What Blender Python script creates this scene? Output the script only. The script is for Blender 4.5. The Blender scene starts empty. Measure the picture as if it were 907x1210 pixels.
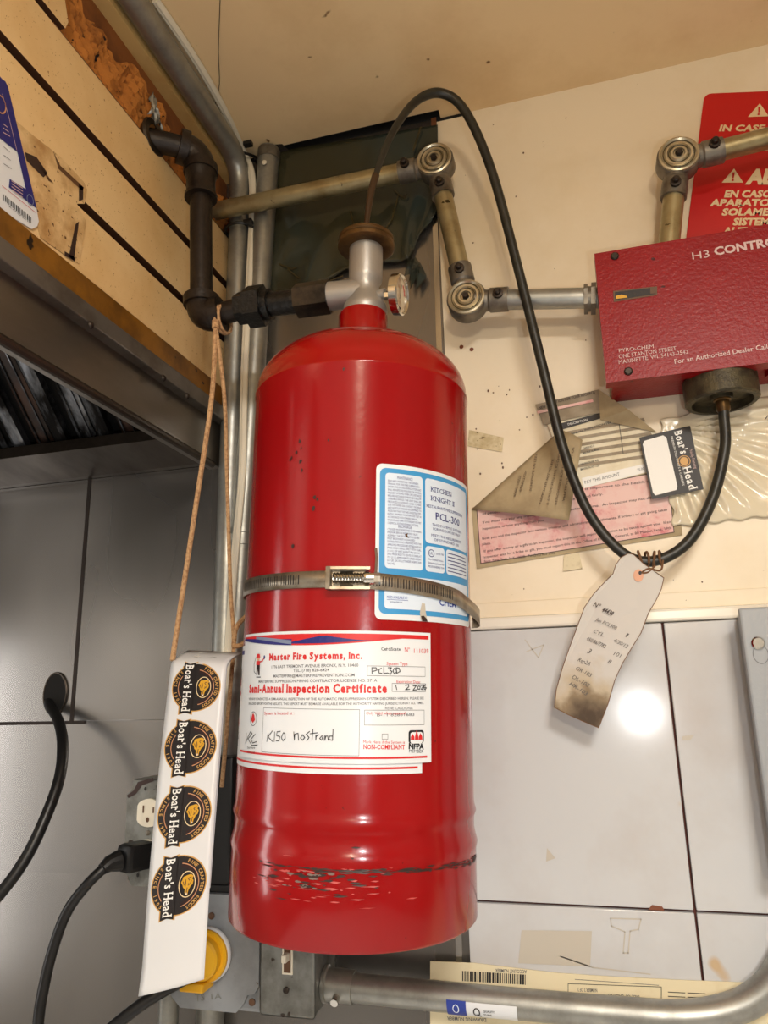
import bpy, bmesh, math, random
from mathutils import Vector as V, Matrix
random.seed(7)
S = bpy.context.scene
C = S.collection
H = 1.6                       # camera height above the floor; everything below is laid out relative to it and lifted by H at the end

# ------------------------------------------------------------------ camera
FPX, PX, PY = 869.0, 453.5, 605.0
RX = V((0.96325646, 0.26755705, -0.02345655))     # camera right / down / forward in the room's axes
DN = V((-0.08651078, 0.22639986, -0.97018503))
FW = V((-0.25426928, 0.93656624, 0.24122769))
cam = bpy.data.objects.new('camera', bpy.data.cameras.new('camera'))
C.objects.link(cam)
cam.matrix_world = Matrix((RX, -DN, -FW)).transposed().to_4x4()
cam.location = (0, 0, 0)
cam.data.sensor_fit = 'VERTICAL'
cam.data.sensor_height = 36
cam.data.lens = FPX / 1210 * 36
cam.data.clip_start = .01
S.camera = cam

# ------------------------------------------------------------------ world, lights, exposure
wd = bpy.data.worlds.new('world'); S.world = wd; wd.use_nodes = True
wd.node_tree.nodes['Background'].inputs[0].default_value = (1.0, .93, .83, 1)
wd.node_tree.nodes['Background'].inputs[1].default_value = .30
def lamp(name, kind, loc, energy, color, rot=(0, 0, 0), **kw):
    l = bpy.data.lights.new(name, kind); l.energy = energy; l.color = color
    for k, v in kw.items(): setattr(l, k, v)
    o = bpy.data.objects.new(name, l); o.location = loc; o.rotation_euler = rot; C.objects.link(o); return o
lamp('flash_light', 'POINT', (.085, 0, -.045), 3.4, (.98, .99, 1), shadow_soft_size=.014)
lamp('ceiling_lamp_near', 'AREA', (.40, -.85, .775), 35, (1, .96, .90), shape='RECTANGLE', size=.34, size_y=.42)
lamp('ceiling_lamp_left', 'AREA', (-1.15, -.85, .775), 36, (1, .97, .92), shape='RECTANGLE', size=.34, size_y=.42)
lamp('ceiling_fill', 'POINT', (.25, -.95, .34), 20, (1, .84, .62), shadow_soft_size=.06)  # warm fill added behind the camera to lift the ceiling and upper wall
lamp('left_streak_light', 'AREA', (-1.58, .04, -.25), 3.4, (1, .98, .96), (0, -math.pi / 2, 0), shape='RECTANGLE', size=.8, size_y=.16)  # unseen lamp added for the long highlight down the cylinder's left side
S.view_settings.view_transform = 'Standard'
S.view_settings.look = 'None'
S.view_settings.gamma = 1
S.view_settings.use_curve_mapping = False
S.view_settings.exposure = 0.0

# ------------------------------------------------------------------ pixel -> point on a real plane of the room
def ray(x, y): return RX * (x - PX) + DN * (y - PY) + FW * FPX
def onY(x, y, v): d = ray(x, y); return d * (v / d.y)
def onX(x, y, v): d = ray(x, y); return d * (v / d.x)
def onZ(x, y, v): d = ray(x, y); return d * (v / d.z)

# the cylinder's own frame
TB = V((-.2095, .6435, -.175)); TILT = .0331; TR = .1016
TA = V((math.sin(TILT), 0, math.cos(TILT))); TX = V((math.cos(TILT), 0, -math.sin(TILT))); TY = V((0, 1, 0))
def tw(th, z, r): return TB + TX * (r * math.sin(th)) - TY * (r * math.cos(th)) + TA * z
def hitT(x, y, r=TR):          # (arc length from the front, height) of the pixel on the cylinder
    d = ray(x, y); o = V(((-TB).dot(TX), (-TB).dot(TY), (-TB).dot(TA))); q = V((d.dot(TX), d.dot(TY), d.dot(TA)))
    a = q.x**2 + q.y**2; b = o.x * q.x + o.y * q.y; c = o.x**2 + o.y**2 - r * r
    D = max(b * b - a * c, 0); t = (-b - D**.5) / a; p = o + q * t
    return (math.atan2(p.x, -p.y) * r, p.z)

# ------------------------------------------------------------------ materials
def lin(c): return tuple(((v / 255) / 12.92 if v <= 10 else ((v / 255 + .055) / 1.055)**2.4) for v in c) + (1,)
MATS = {}
def mat(name, rgb, rough=.6, metal=0, rgb2=None, ns=8, lo=.45, hi=.6, bump=0, bs=60, coat=0, stretch=None, alpha=1, trans=0, aniso=0, spec=.5, rough2=None, specks=None, detail=6, spsc=90, spth=.70, mid=None, bd=4):
    m = bpy.data.materials.new(name); m.use_nodes = True; MATS[name] = m
    N, L = m.node_tree.nodes, m.node_tree.links; b = N['Principled BSDF']
    b.inputs['Base Color'].default_value = lin(rgb); b.inputs['Roughness'].default_value = rough; b.inputs['Metallic'].default_value = metal
    b.inputs['Coat Weight'].default_value = coat; b.inputs['Coat Roughness'].default_value = .08
    b.inputs['Alpha'].default_value = alpha; b.inputs['Transmission Weight'].default_value = trans
    b.inputs['Anisotropic'].default_value = aniso; b.inputs['Specular IOR Level'].default_value = spec
    tc = N.new('ShaderNodeTexCoord'); mp = N.new('ShaderNodeMapping'); L.new(tc.outputs['Object'], mp.inputs[0])
    if stretch: mp.inputs['Scale'].default_value = stretch
    cur = None
    if rgb2:
        n = N.new('ShaderNodeTexNoise'); n.inputs['Scale'].default_value = ns; n.inputs['Detail'].default_value = detail; n.inputs['Roughness'].default_value = .65
        L.new(mp.outputs[0], n.inputs['Vector'])
        r = N.new('ShaderNodeValToRGB'); r.color_ramp.elements[0].position = lo; r.color_ramp.elements[1].position = hi
        r.color_ramp.elements[0].color = lin(rgb); r.color_ramp.elements[1].color = lin(rgb2)
        if mid: e = r.color_ramp.elements.new((lo + hi) / 2); e.color = lin(mid)
        L.new(n.outputs[0], r.inputs[0]); cur = r.outputs[0]
        if rough2 is not None:
            q = N.new('ShaderNodeMapRange'); q.inputs[1].default_value = lo; q.inputs[2].default_value = hi
            q.inputs[3].default_value = rough; q.inputs[4].default_value = rough2
            L.new(n.outputs[0], q.inputs[0]); L.new(q.outputs[0], b.inputs['Roughness'])
    if specks:                                      # small dirt specks
        n2 = N.new('ShaderNodeTexNoise'); n2.inputs['Scale'].default_value = spsc; n2.inputs['Detail'].default_value = 2
        L.new(tc.outputs['Object'], n2.inputs['Vector'])
        r2 = N.new('ShaderNodeValToRGB'); r2.color_ramp.elements[0].position = spth; r2.color_ramp.elements[1].position = spth + .03
        r2.color_ramp.elements[0].color = (0, 0, 0, 1); r2.color_ramp.elements[1].color = (1, 1, 1, 1)
        L.new(n2.outputs[0], r2.inputs[0])
        mx = N.new('ShaderNodeMix'); mx.data_type = 'RGBA'; mx.inputs[6].default_value = lin(rgb); mx.inputs[7].default_value = lin(specks)
        if cur: L.new(cur, mx.inputs[6])
        L.new(r2.outputs[0], mx.inputs[0]); cur = mx.outputs[2]
    if cur: L.new(cur, b.inputs['Base Color'])
    if bump:
        n3 = N.new('ShaderNodeTexNoise'); n3.inputs['Scale'].default_value = bs; n3.inputs['Detail'].default_value = bd
        L.new(mp.outputs[0], n3.inputs['Vector'])
        bp = N.new('ShaderNodeBump'); bp.inputs['Strength'].default_value = bump; bp.inputs['Distance'].default_value = .002
        L.new(n3.outputs[0], bp.inputs['Height']); L.new(bp.outputs[0], b.inputs['Normal'])
    return m
mat('ceiling_paint', (234, 206, 160), .75, rgb2=(214, 180, 132), ns=4, lo=.45, hi=.75, specks=(120, 85, 50), spsc=45, spth=.74, bump=.15, bs=30)
mat('cream_paint', (236, 222, 196), .45, rgb2=(224, 206, 172), ns=5, lo=.45, hi=.75, specks=(130, 100, 70), spsc=230, spth=.765, bump=.12, bs=40)
mat('slat_face', (238, 205, 150), .42, rgb2=(222, 180, 118), ns=6, lo=.4, hi=.7, specks=(160, 105, 55), spsc=420, spth=.69)
mat('groove_brown', (78, 46, 24), .7)
mat('fibreboard', (186, 118, 50), .95, rgb2=(96, 52, 20), ns=30, lo=.5, hi=.8, bump=1.0, bs=110, detail=9, specks=(28, 14, 8), spsc=120, spth=.68)
mat('fibreboard_skin', (138, 82, 36), .7, rgb2=(100, 56, 24), ns=9)
mat('corner_trim', (205, 172, 112), .5, rgb2=(190, 152, 92), ns=6)
mat('stainless', (166, 163, 160), .22, .92, rgb2=(132, 129, 126), ns=5, lo=.35, hi=.7, stretch=(1, 1, .35), rough2=.30, bump=.5, bs=4.5, bd=0, detail=2, aniso=.4)
mat('stainless_dirty', (92, 84, 76), .34, .9, rgb2=(58, 50, 44), ns=10, lo=.4, hi=.7, rough2=.5, stretch=(1, .3, 1))
mat('stainless_lip', (138, 132, 124), .3, .92, rgb2=(96, 88, 80), ns=5, lo=.4, hi=.75, stretch=(1, .3, 1), rough2=.42)
mat('polished_steel', (205, 203, 200), .18, 1)
mat('seam_dark', (42, 34, 30), .8)
mat('gold_varnish', (150, 100, 30), .38, .25, rgb2=(70, 42, 14), ns=14, lo=.42, hi=.72, specks=(30, 18, 10), spsc=60, spth=.68)
mat('greasy_grey', (118, 112, 104), .4, .6, rgb2=(70, 58, 46), ns=16, lo=.45, hi=.75)
mat('filter_metal', (120, 122, 126), .35, .85, rgb2=(26, 24, 23), ns=30, lo=.38, hi=.55, stretch=(1, .35, .35), rough2=.7, detail=9)
mat('filter_brown', (62, 40, 28), .5, .4, rgb2=(30, 22, 18), ns=20)
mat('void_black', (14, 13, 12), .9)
mat('emt', (168, 168, 162), .36, .75, rgb2=(140, 140, 134), ns=30, lo=.4, hi=.7, rough2=.48)
mat('emt_grease', (170, 158, 122), .36, .72, rgb2=(128, 108, 66), ns=24, lo=.45, hi=.75, specks=(60, 48, 26), spsc=90, spth=.70)
mat('cast_grey', (128, 122, 112), .45, .7, rgb2=(78, 68, 56), ns=40, lo=.45, hi=.75)
mat('disc_metal', (205, 196, 172), .3, .8, rgb2=(165, 145, 105), ns=40, lo=.45, hi=.8)
mat('black_iron', (40, 31, 25), .42, .35, rgb2=(26, 20, 17), ns=60, lo=.4, hi=.7, bump=.25, bs=260)
mat('black_tar', (16, 15, 14), .28, .1, bump=.6, bs=220)
mat('brown_hex', (74, 62, 48), .4, .55, rgb2=(34, 28, 22), ns=45, lo=.4, hi=.65)
mat('screw_dark', (58, 50, 44), .45, .7)
mat('tank_red', (154, 3, 6), .19, 0, rgb2=(142, 4, 7), ns=5, coat=.22, spec=.4, bump=.05, bs=120, lo=.4, hi=.7, specks=(90, 10, 12), spsc=150, spth=.77)
mat('box_red', (136, 6, 14), .36, 0, rgb2=(140, 14, 22), ns=10, bump=.22, bs=330, coat=.05, spec=.28, specks=(70, 12, 16), spsc=90, spth=.72)
mat('sign_red', (196, 10, 12), .4)
mat('valve_silver', (176, 172, 166), .42, .65, bump=.1, bs=300)
mat('bronze', (112, 84, 48), .4, .75, rgb2=(58, 40, 24), ns=40, lo=.42, hi=.7)
mat('bronze_dark', (84, 76, 56), .5, .55, rgb2=(58, 52, 40), ns=60, bump=.3, bs=500)
mat('chrome', (215, 212, 205), .14, 1)
mat('gauge_face', (228, 214, 184), .4, rgb2=(150, 100, 55), ns=60, lo=.5, hi=.7)
mat('rubber', (38, 37, 30), .42, 0, rgb2=(24, 24, 21), ns=60, specks=(64, 56, 40), spsc=220, spth=.72)
mat('brown_tube', (70, 50, 32), .4, .4)
mat('cord_black', (18, 18, 19), .38)
mat('cable_white', (226, 218, 198), .5)
mat('tie_black', (14, 14, 15), .4)
mat('string', (196, 156, 112), .85, rgb2=(160, 118, 80), ns=300)
mat('paper_white', (224, 227, 230), .32, spec=.4)
mat('label_strip', (222, 223, 224), .35)
mat('paper_tan', (186, 168, 132), .7, rgb2=(138, 118, 86), ns=9, lo=.4, hi=.7)
mat('paper_cream', (232, 222, 196), .6, rgb2=(216, 202, 168), ns=14)
mat('paper_pink', (232, 196, 188), .6, rgb2=(206, 108, 116), ns=24, lo=.44, hi=.64, mid=(228, 178, 172))
mat('paper_grey', (164, 150, 128), .7, rgb2=(138, 124, 102), ns=20)
mat('tag_paper', (208, 201, 190), .6, rgb2=(186, 172, 152), ns=18, lo=.5, hi=.8)
mat('tag_burn', (128, 112, 90), .75, rgb2=(88, 70, 50), ns=40, lo=.4, hi=.7)
mat('tag_edge', (112, 78, 50), .8)
mat('tape_stain', (226, 192, 138), .4, rgb2=(176, 132, 78), ns=30, lo=.42, hi=.7, specks=(110, 74, 40), spsc=200, spth=.66)
mat('room_white', (158, 155, 150), .5, rgb2=(104, 100, 96), ns=1.6, lo=.4, hi=.65)
mat('tape', (214, 200, 164), .3, rgb2=(190, 172, 132), ns=60, specks=(120, 100, 70), spsc=260, spth=.68)
mat('plastic_film', (232, 220, 192), .16, 0, alpha=.88, bump=.3, bs=40)
mat('green_film', (64, 62, 44), .12, 0, rgb2=(56, 68, 66), ns=5, alpha=.84, bump=.12, bs=26, stretch=(1, 1, .4))
mat('film_dirt', (62, 52, 22), .4)
mat('tile_white', (201, 203, 205), .14, 0, rgb2=(185, 178, 173), ns=3.6, lo=.45, hi=.75, specks=(196, 172, 140), spsc=16, spth=.74)
mat('grout', (84, 46, 40), .9)
mat('bullnose', (236, 230, 216), .2)
mat('grey_paint', (142, 146, 150), .4, rgb2=(126, 129, 132), ns=14, specks=(92, 80, 70), spsc=120, spth=.72)
mat('panel_grey', (150, 154, 158), .35, bump=.1, bs=300)
mat('box_galv', (140, 142, 138), .5, .5, rgb2=(92, 90, 84), ns=30, lo=.4, hi=.7, specks=(60, 50, 42), spsc=70, spth=.68)
mat('outlet_ivory', (232, 226, 208), .35)
mat('plug_yellow', (236, 176, 24), .4)
mat('black_box', (24, 24, 25), .4)
mat('white_plastic', (236, 236, 236), .3)
mat('steel_clamp', (172, 162, 146), .35, .85, rgb2=(126, 108, 84), ns=60, lo=.45, hi=.75)
mat('cardboard', (226, 214, 180), .7, rgb2=(200, 178, 132), ns=10, lo=.5, hi=.8)
m = mat('tag_scorched', (208, 201, 190), .65)       # paper scorched brown towards its lower end
N, L = m.node_tree.nodes, m.node_tree.links
tc = N.new('ShaderNodeTexCoord'); sp = N.new('ShaderNodeSeparateXYZ'); L.new(tc.outputs['Object'], sp.inputs[0])
nz = N.new('ShaderNodeTexNoise'); nz.inputs['Scale'].default_value = 34; nz.inputs['Detail'].default_value = 6; L.new(tc.outputs['Object'], nz.inputs['Vector'])
ma = N.new('ShaderNodeMath'); ma.operation = 'MULTIPLY_ADD'; ma.inputs[1].default_value = .09; L.new(nz.outputs[0], ma.inputs[0]); L.new(sp.outputs[2], ma.inputs[2])
mr = N.new('ShaderNodeMapRange'); mr.inputs[1].default_value = -.045; mr.inputs[2].default_value = -.112; L.new(ma.outputs[0], mr.inputs[0])
cr_ = N.new('ShaderNodeValToRGB'); cr_.color_ramp.elements[0].color = lin((200, 196, 190)); cr_.color_ramp.elements[1].color = lin((74, 58, 42))
e_ = cr_.color_ramp.elements.new(.42); e_.color = lin((188, 174, 150)); e_ = cr_.color_ramp.elements.new(.62); e_.color = lin((140, 122, 96))
L.new(mr.outputs[0], cr_.inputs[0]); L.new(cr_.outputs[0], N['Principled BSDF'].inputs['Base Color'])
for n, c in dict(ink_black=(22, 22, 26), ink_grey=(96, 96, 100), ink_red=(206, 34, 36), ink_blue=(38, 60, 150), ink_navy=(34, 34, 112), ink_sky=(60, 148, 204),
                 ink_paleblue=(214, 226, 240), ink_white=(240, 238, 232), ink_gold=(208, 160, 88), ink_pinkgold=(198, 142, 104), ink_darkbrown=(40, 14, 12), ink_label=(28, 22, 22),
                 ink_tan=(232, 206, 162), ink_worn=(206, 176, 172), ink_yellow=(214, 160, 40), ink_pencil=(92, 88, 86), ink_brown=(96, 66, 42), ink_skin=(214, 160, 130),
                 ink_scuff=(52, 34, 30), ink_stain=(190, 183, 170), ink_darkrust=(120, 66, 40), ink_redscuff=(196, 84, 80), ink_bluegrey=(120, 130, 156), ink_greyscuff=(124, 108, 100)).items():
    mat(n, c, .5)

# ------------------------------------------------------------------ mesh building
class MB:
    def __init__(s): s.v = []; s.f = []; s.bev = False
    def add(s, vs, fs):
        n = len(s.v); s.v += [V(p) for p in vs]; s.f += [tuple(i + n for i in f) for f in fs]; return s
    def quad(s, a, b, c, d): return s.add([a, b, c, d], [(0, 1, 2, 3)])
    def box(s, x0, x1, y0, y1, z0, z1, bev=0, M=None):
        bm = bmesh.new(); bmesh.ops.create_cube(bm, size=1)
        for v in bm.verts: v.co = V(((x0 + x1) / 2 + v.co.x * (x1 - x0), (y0 + y1) / 2 + v.co.y * (y1 - y0), (z0 + z1) / 2 + v.co.z * (z1 - z0)))
        if bev: s.bev = True
        if bev: bmesh.ops.bevel(bm, geom=bm.edges[:], offset=bev, segments=2, affect='EDGES', profile=.5)
        if M:
            for v in bm.verts: v.co = M @ v.co
        bm.verts.index_update(); s.add([v.co.copy() for v in bm.verts], [[v.index for v in f.verts] for f in bm.faces]); bm.free(); return s
    def prism(s, pts, off, bev=0):              # pts: 3D outline, off: extrusion vector
        n = len(pts); a = [V(p) for p in pts]; b = [p + V(off) for p in a]
        return s.add(a + b, [tuple(range(n)), tuple(range(2 * n - 1, n - 1, -1))] + [(i, i + n, (i + 1) % n + n, (i + 1) % n) for i in range(n)])
    def tube(s, pts, r, seg=14, cap=True, flat=1):
        pts = [V(p) for p in pts]; n = len(pts); rs = r if isinstance(r, (list, tuple)) else [r] * n
        vs = []; up = None
        for i, p in enumerate(pts):
            t = (pts[min(i + 1, n - 1)] - pts[max(i - 1, 0)]).normalized()
            if up is None: up = t.orthogonal().normalized()
            up = (up - t * up.dot(t)).normalized(); sd = t.cross(up)
            vs += [p + (up * math.cos(6.28318 * k / seg) + sd * math.sin(6.28318 * k / seg) * flat) * rs[i] for k in range(seg)]
        fs = [(i * seg + k, i * seg + (k + 1) % seg, (i + 1) * seg + (k + 1) % seg, (i + 1) * seg + k) for i in range(n - 1) for k in range(seg)]
        if cap: fs += [tuple(range(seg))[::-1], tuple((n - 1) * seg + k for k in range(seg))]
        return s.add(vs, fs)
    def lathe(s, prof, o, ax, seg=32):          # prof: (radius, height along ax)
        ax = V(ax).normalized(); u = ax.orthogonal().normalized(); w = ax.cross(u); o = V(o); vs = []; n = len(prof)
        for r, h in prof: vs += [o + ax * h + (u * math.cos(6.28318 * k / seg) + w * math.sin(6.28318 * k / seg)) * max(r, 1e-6) for k in range(seg)]
        return s.add(vs, [(i * seg + k, i * seg + (k + 1) % seg, (i + 1) * seg + (k + 1) % seg, (i + 1) * seg + k) for i in range(n - 1) for k in range(seg)])
    def grid(s, fn, nu, nv):
        return s.add([fn(i / nu, j / nv) for j in range(nv + 1) for i in range(nu + 1)],
                     [(j * (nu + 1) + i, j * (nu + 1) + i + 1, (j + 1) * (nu + 1) + i + 1, (j + 1) * (nu + 1) + i) for j in range(nv) for i in range(nu)])
    def build(s, name, m, parent=None, smooth=35, thick=0, fix=True):
        me = bpy.data.meshes.new(name); base = parent['_b'] if parent is not None and '_b' in parent else (0, 0, 0)
        bx = V(base); me.from_pydata([tuple(v - bx) for v in s.v], [], s.f); me.materials.append(MATS[m])
        if fix:
            bm = bmesh.new(); bm.from_mesh(me); bmesh.ops.recalc_face_normals(bm, faces=bm.faces[:]); bm.to_mesh(me); bm.free()
        if s.bev and smooth == 35: smooth = 20
        if smooth: me.shade_smooth(); me.set_sharp_from_angle(angle=math.radians(smooth))
        o = bpy.data.objects.new(name, me); C.objects.link(o)
        if parent is not None: o.parent = parent; o['_b'] = list(base)
        if thick: md = o.modifiers.new('thickness', 'SOLIDIFY'); md.thickness = thick; md.offset = 0
        return o
def thing(name, base, label, cat, group=None):
    o = bpy.data.objects.new(name, None); o.location = base; o.empty_display_size = .02; o['_b'] = list(base); C.objects.link(o)
    return tag(o, label, cat, group)
def tag(o, label, cat, group=None):
    o['label'] = label; o['category'] = cat
    if group: o['group'] = group
    return o
def struct(o): o['kind'] = 'structure'; return o
def smoothpath(pts, n=8):                       # Catmull-Rom through the points
    P_ = [V(p) for p in pts]; P_ = [P_[0] * 2 - P_[1]] + P_ + [P_[-1] * 2 - P_[-2]]; out = []
    for i in range(1, len(P_) - 2):
        a, b, c, d = P_[i - 1:i + 3]
        for k in range(n):
            t = k / n; out.append(.5 * ((2 * b) + (c - a) * t + (2 * a - 5 * b + 4 * c - d) * t * t + (3 * b - a - 3 * c + d) * t**3))
    return out + [P_[-2]]
def cyl(mb, a, b, r, seg=20): return mb.tube([a, b], r, seg)
def hexa(mb, a, b, r): return mb.tube([a, b], r, 6)
def bend(pts, rad, n=8):                        # polyline with rounded corners
    pts = [V(p) for p in pts]; out = [pts[0]]
    for i in range(1, len(pts) - 1):
        a = (pts[i - 1] - pts[i]).normalized(); b = (pts[i + 1] - pts[i]).normalized(); p, q = pts[i] + a * rad, pts[i] + b * rad
        out += [(p * (1 - t)**2 + pts[i] * 2 * t * (1 - t) + q * t * t) for t in [k / n for k in range(n + 1)]]
    return out + [pts[-1]]

# ------------------------------------------------------------------ flat print: lettering and marks laid on a surface fn(u, v, layer)
_glyph = {}
def glyphs(s, bold):
    k = (s, bold)
    if k not in _glyph:
        c = bpy.data.curves.new('t', 'FONT'); c.body = s; c.size = 1; c.offset = bold; c.resolution_u = 2; c.fill_mode = 'FRONT'
        o = bpy.data.objects.new('t', c); C.objects.link(o); bpy.context.view_layer.update()
        me = o.evaluated_get(bpy.context.evaluated_depsgraph_get()).to_mesh()
        vs = [(v.co.x, v.co.y) for v in me.vertices]; fs = [tuple(p.vertices) for p in me.polygons]
        o.evaluated_get(bpy.context.evaluated_depsgraph_get()).to_mesh_clear(); bpy.data.objects.remove(o); bpy.data.curves.remove(c)
        _glyph[k] = (vs, fs, min((v[0] for v in vs), default=0), max((v[0] for v in vs), default=1))
    return _glyph[k]
SERIF = {'H': [(0, .0), (0, .7), (1, 0), (1, .7)], 'B': [(0, 0), (0, .7)], 'd': [(1, 0), (1, .72)], 'r': [(0, 0), (0, .5)], 'M': [(0, 0), (1, 0), (0, .7), (1, .7)], 'F': [(0, 0), (0, .7)],
         'i': [(.5, 0)], 'n': [(0, 0), (1, 0), (0, .5)], 'I': [(.5, 0), (.5, .7)], 'N': [(0, 0), (0, .7), (1, .7)], 'A': [(0, 0), (1, 0)], 'l': [(.5, 0), (.5, .72)], 'm': [(0, 0), (.5, 0), (1, 0)],
         'f': [(.4, 0)], 'p': [(0, -.2)], 'K': [(0, 0), (1, 0), (0, .7), (1, .7)], 'T': [(.5, 0)], 'P': [(0, 0)], 'L': [(0, .7)]}
class Print:
    def __init__(s, fn, sub=0): s.fn = fn; s.mb = {}; s.sub = sub
    def m(s, ink): return s.mb.setdefault(ink, MB())
    def raw(s, vs, fs, ink, k):
        if s.sub:                               # curved carrier: cut the shape finely before laying it on
            bm = bmesh.new(); bv = [bm.verts.new((u, v, 0)) for u, v in vs]
            for f in fs:
                try: bm.faces.new([bv[i] for i in f])
                except ValueError: pass
            u0, u1, v0, v1 = min(v[0] for v in vs), max(v[0] for v in vs), min(v[1] for v in vs), max(v[1] for v in vs)
            if max(u1 - u0, v1 - v0) > s.sub:
                for ax, lo, hi in ((0, u0, u1), (1, v0, v1)):
                    t = math.ceil(lo / s.sub) * s.sub
                    while t < hi:
                        n_ = V((1, 0, 0)) if ax == 0 else V((0, 1, 0)); bmesh.ops.bisect_plane(bm, geom=bm.verts[:] + bm.edges[:] + bm.faces[:], plane_co=n_ * t, plane_no=n_); t += s.sub
            bm.verts.index_update(); vs = [(v.co.x, v.co.y) for v in bm.verts]; fs = [[v.index for v in f.verts] for f in bm.faces]; bm.free()
        s.m(ink).add([s.fn(u, v, k) for u, v in vs], fs)
    def poly(s, pts, ink, k=1): s.raw(pts, [tuple(range(len(pts)))], ink, k)
    def rect(s, u0, v0, u1, v1, ink, k=1, n=1):
        vs = []; 
        for i in range(n + 1): t = u0 + (u1 - u0) * i / n; vs += [(t, v0), (t, v1)]
        s.raw(vs, [(2 * i, 2 * i + 2, 2 * i + 3, 2 * i + 1) for i in range(n)], ink, k)
    def rrect(s, u0, v0, u1, v1, r, ink, k=1, n=16):
        vs = []
        us = [u0 + r * (1 - math.cos(j * math.pi / 8)) for j in range(5)] + [u0 + r + (u1 - u0 - 2 * r) * j / n for j in range(1, n)] + [u1 - r * (1 - math.cos(j * math.pi / 8)) for j in range(4, -1, -1)]
        for t in us:
            e = max(0, (u0 + r - t) / r, (t - u1 + r) / r); d = r * (1 - math.sqrt(max(0, 1 - min(e, 1)**2))); vs += [(t, v0 + d), (t, v1 - d)]
        s.raw(vs, [(2 * i, 2 * i + 2, 2 * i + 3, 2 * i + 1) for i in range(len(us) - 1)], ink, k)
    def frame(s, u0, v0, u1, v1, w, ink, k=1, n=8):
        s.rect(u0, v0, u1, v0 + w, ink, k, n); s.rect(u0, v1 - w, u1, v1, ink, k, n); s.rect(u0, v0, u0 + w, v1, ink, k); s.rect(u1 - w, v0, u1, v1, ink, k)
    def ring(s, cu, cv, ru, rv, w, ink, k=1, a0=0, a1=360, n=40):
        vs = []
        for i in range(n + 1):
            a = math.radians(a0 + (a1 - a0) * i / n); vs += [(cu + ru * math.cos(a), cv + rv * math.sin(a)), (cu + (ru - w) * math.cos(a), cv + (rv - w) * math.sin(a))]
        s.raw(vs, [(2 * i, 2 * i + 2, 2 * i + 3, 2 * i + 1) for i in range(n)], ink, k)
    def disc(s, cu, cv, ru, rv, ink, k=1, n=36): s.poly([(cu + ru * math.cos(6.28318 * i / n), cv + rv * math.sin(6.28318 * i / n)) for i in range(n)], ink, k)
    def stroke(s, pts, w, ink, k=1):
        for (a, b), (c, d) in zip(pts, pts[1:]):
            L = math.hypot(c - a, d - b) or 1; nx, ny = -(d - b) / L * w / 2, (c - a) / L * w / 2; ex, ey = (c - a) / L * w * .3, (d - b) / L * w * .3
            s.poly([(a - ex + nx, b - ey + ny), (c + ex + nx, d + ey + ny), (c + ex - nx, d + ey - ny), (a - ex - nx, b - ey - ny)], ink, k)
    def text(s, t, p0, p1, h, ink, k=1, bold=0, shear=0, xf=None):   # baseline p0 -> p1 (fitted), h = cap height
        vs, fs, x0, x1 = glyphs(t, bold)
        if not vs: return
        L = math.hypot(p1[0] - p0[0], p1[1] - p0[1]); ex = ((p1[0] - p0[0]) / L, (p1[1] - p0[1]) / L); ey = (-ex[1], ex[0]); sx = L / (x1 - x0); sy = h / .70
        s.raw([(p0[0] + ex[0] * ((x - x0) * sx + shear * y * sy) + ey[0] * y * sy, p0[1] + ex[1] * ((x - x0) * sx + shear * y * sy) + ey[1] * y * sy) for x, y in vs], fs, ink, k)
    def serif(s, t, p0, p1, h, ink, k=1, bold=.02):                  # letter by letter, with slab feet
        pos = []; x = 0
        for ch in t:
            if ch == ' ': x += .30; continue
            vs, fs, a, b = glyphs(ch, bold); pos.append((ch, x, vs, fs, a, b)); x += (b - a) + .085
        L = math.hypot(p1[0] - p0[0], p1[1] - p0[1]); sx = L / (x - .085); sy = h / .70; ex = ((p1[0] - p0[0]) / L, (p1[1] - p0[1]) / L); ey = (-ex[1], ex[0])
        T = lambda X, Y_: (p0[0] + ex[0] * X * sx + ey[0] * Y_ * sy, p0[1] + ex[1] * X * sx + ey[1] * Y_ * sy)
        for ch, x, vs, fs, a, b in pos:
            s.raw([T(x + X - a, Y_) for X, Y_ in vs], fs, ink, k)
            for fx, fy in SERIF.get(ch, []):
                st = .06 + bold; cx = x + st + fx * (b - a - 2 * st); y0 = fy if fy < .1 else fy - .045
                s.poly([T(cx - .12, y0), T(cx + .12, y0), T(cx + .12, y0 + .075), T(cx - .12, y0 + .075)], ink, k)
    def arctext(s, t, cu, cv, r, a0, a1, h, ink, k=1, bold=.02, under=False):
        n = len(t)
        for i, ch in enumerate(t):
            if ch == ' ': continue
            a = math.radians(a0 + (a1 - a0) * (i + .5) / n); vs, fs, x0, x1 = glyphs(ch, bold); sc = h / .70
            tx, ty = (-math.sin(a), math.cos(a)) if under else (math.sin(a), -math.cos(a)); nx, ny = -ty, tx
            if under: nx, ny = -math.cos(a), -math.sin(a)
            else: nx, ny = math.cos(a), math.sin(a)
            c = ((x0 + x1) / 2)
            s.raw([(cu + r * math.cos(a) + tx * (x - c) * sc + nx * (y - .35) * sc, cv + r * math.sin(a) + ty * (x - c) * sc + ny * (y - .35) * sc) for x, y in vs], fs, ink, k)
    def build(s, parent, names=None):
        for ink, mb in s.mb.items():
            o = mb.build((names or {}).get(ink, 'lettering'), ink, parent, smooth=0, fix=False); o['kind'] = 'stuff'
def planeY(Y0): return lambda u, v, k=0: V((u, Y0 - .00025 * k, v))
def planeX(X0): return lambda u, v, k=0: V((X0 + .00025 * k, u, v))
def tankfn(u, v, k=0): return tw(u / TR, v, TR + .0003 + .00025 * k)
def pY(x, y, Y0): p = onY(x, y, Y0); return (p.x, p.z)
def pX(x, y, X0): p = onX(x, y, X0); return (p.y, p.z)
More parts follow.
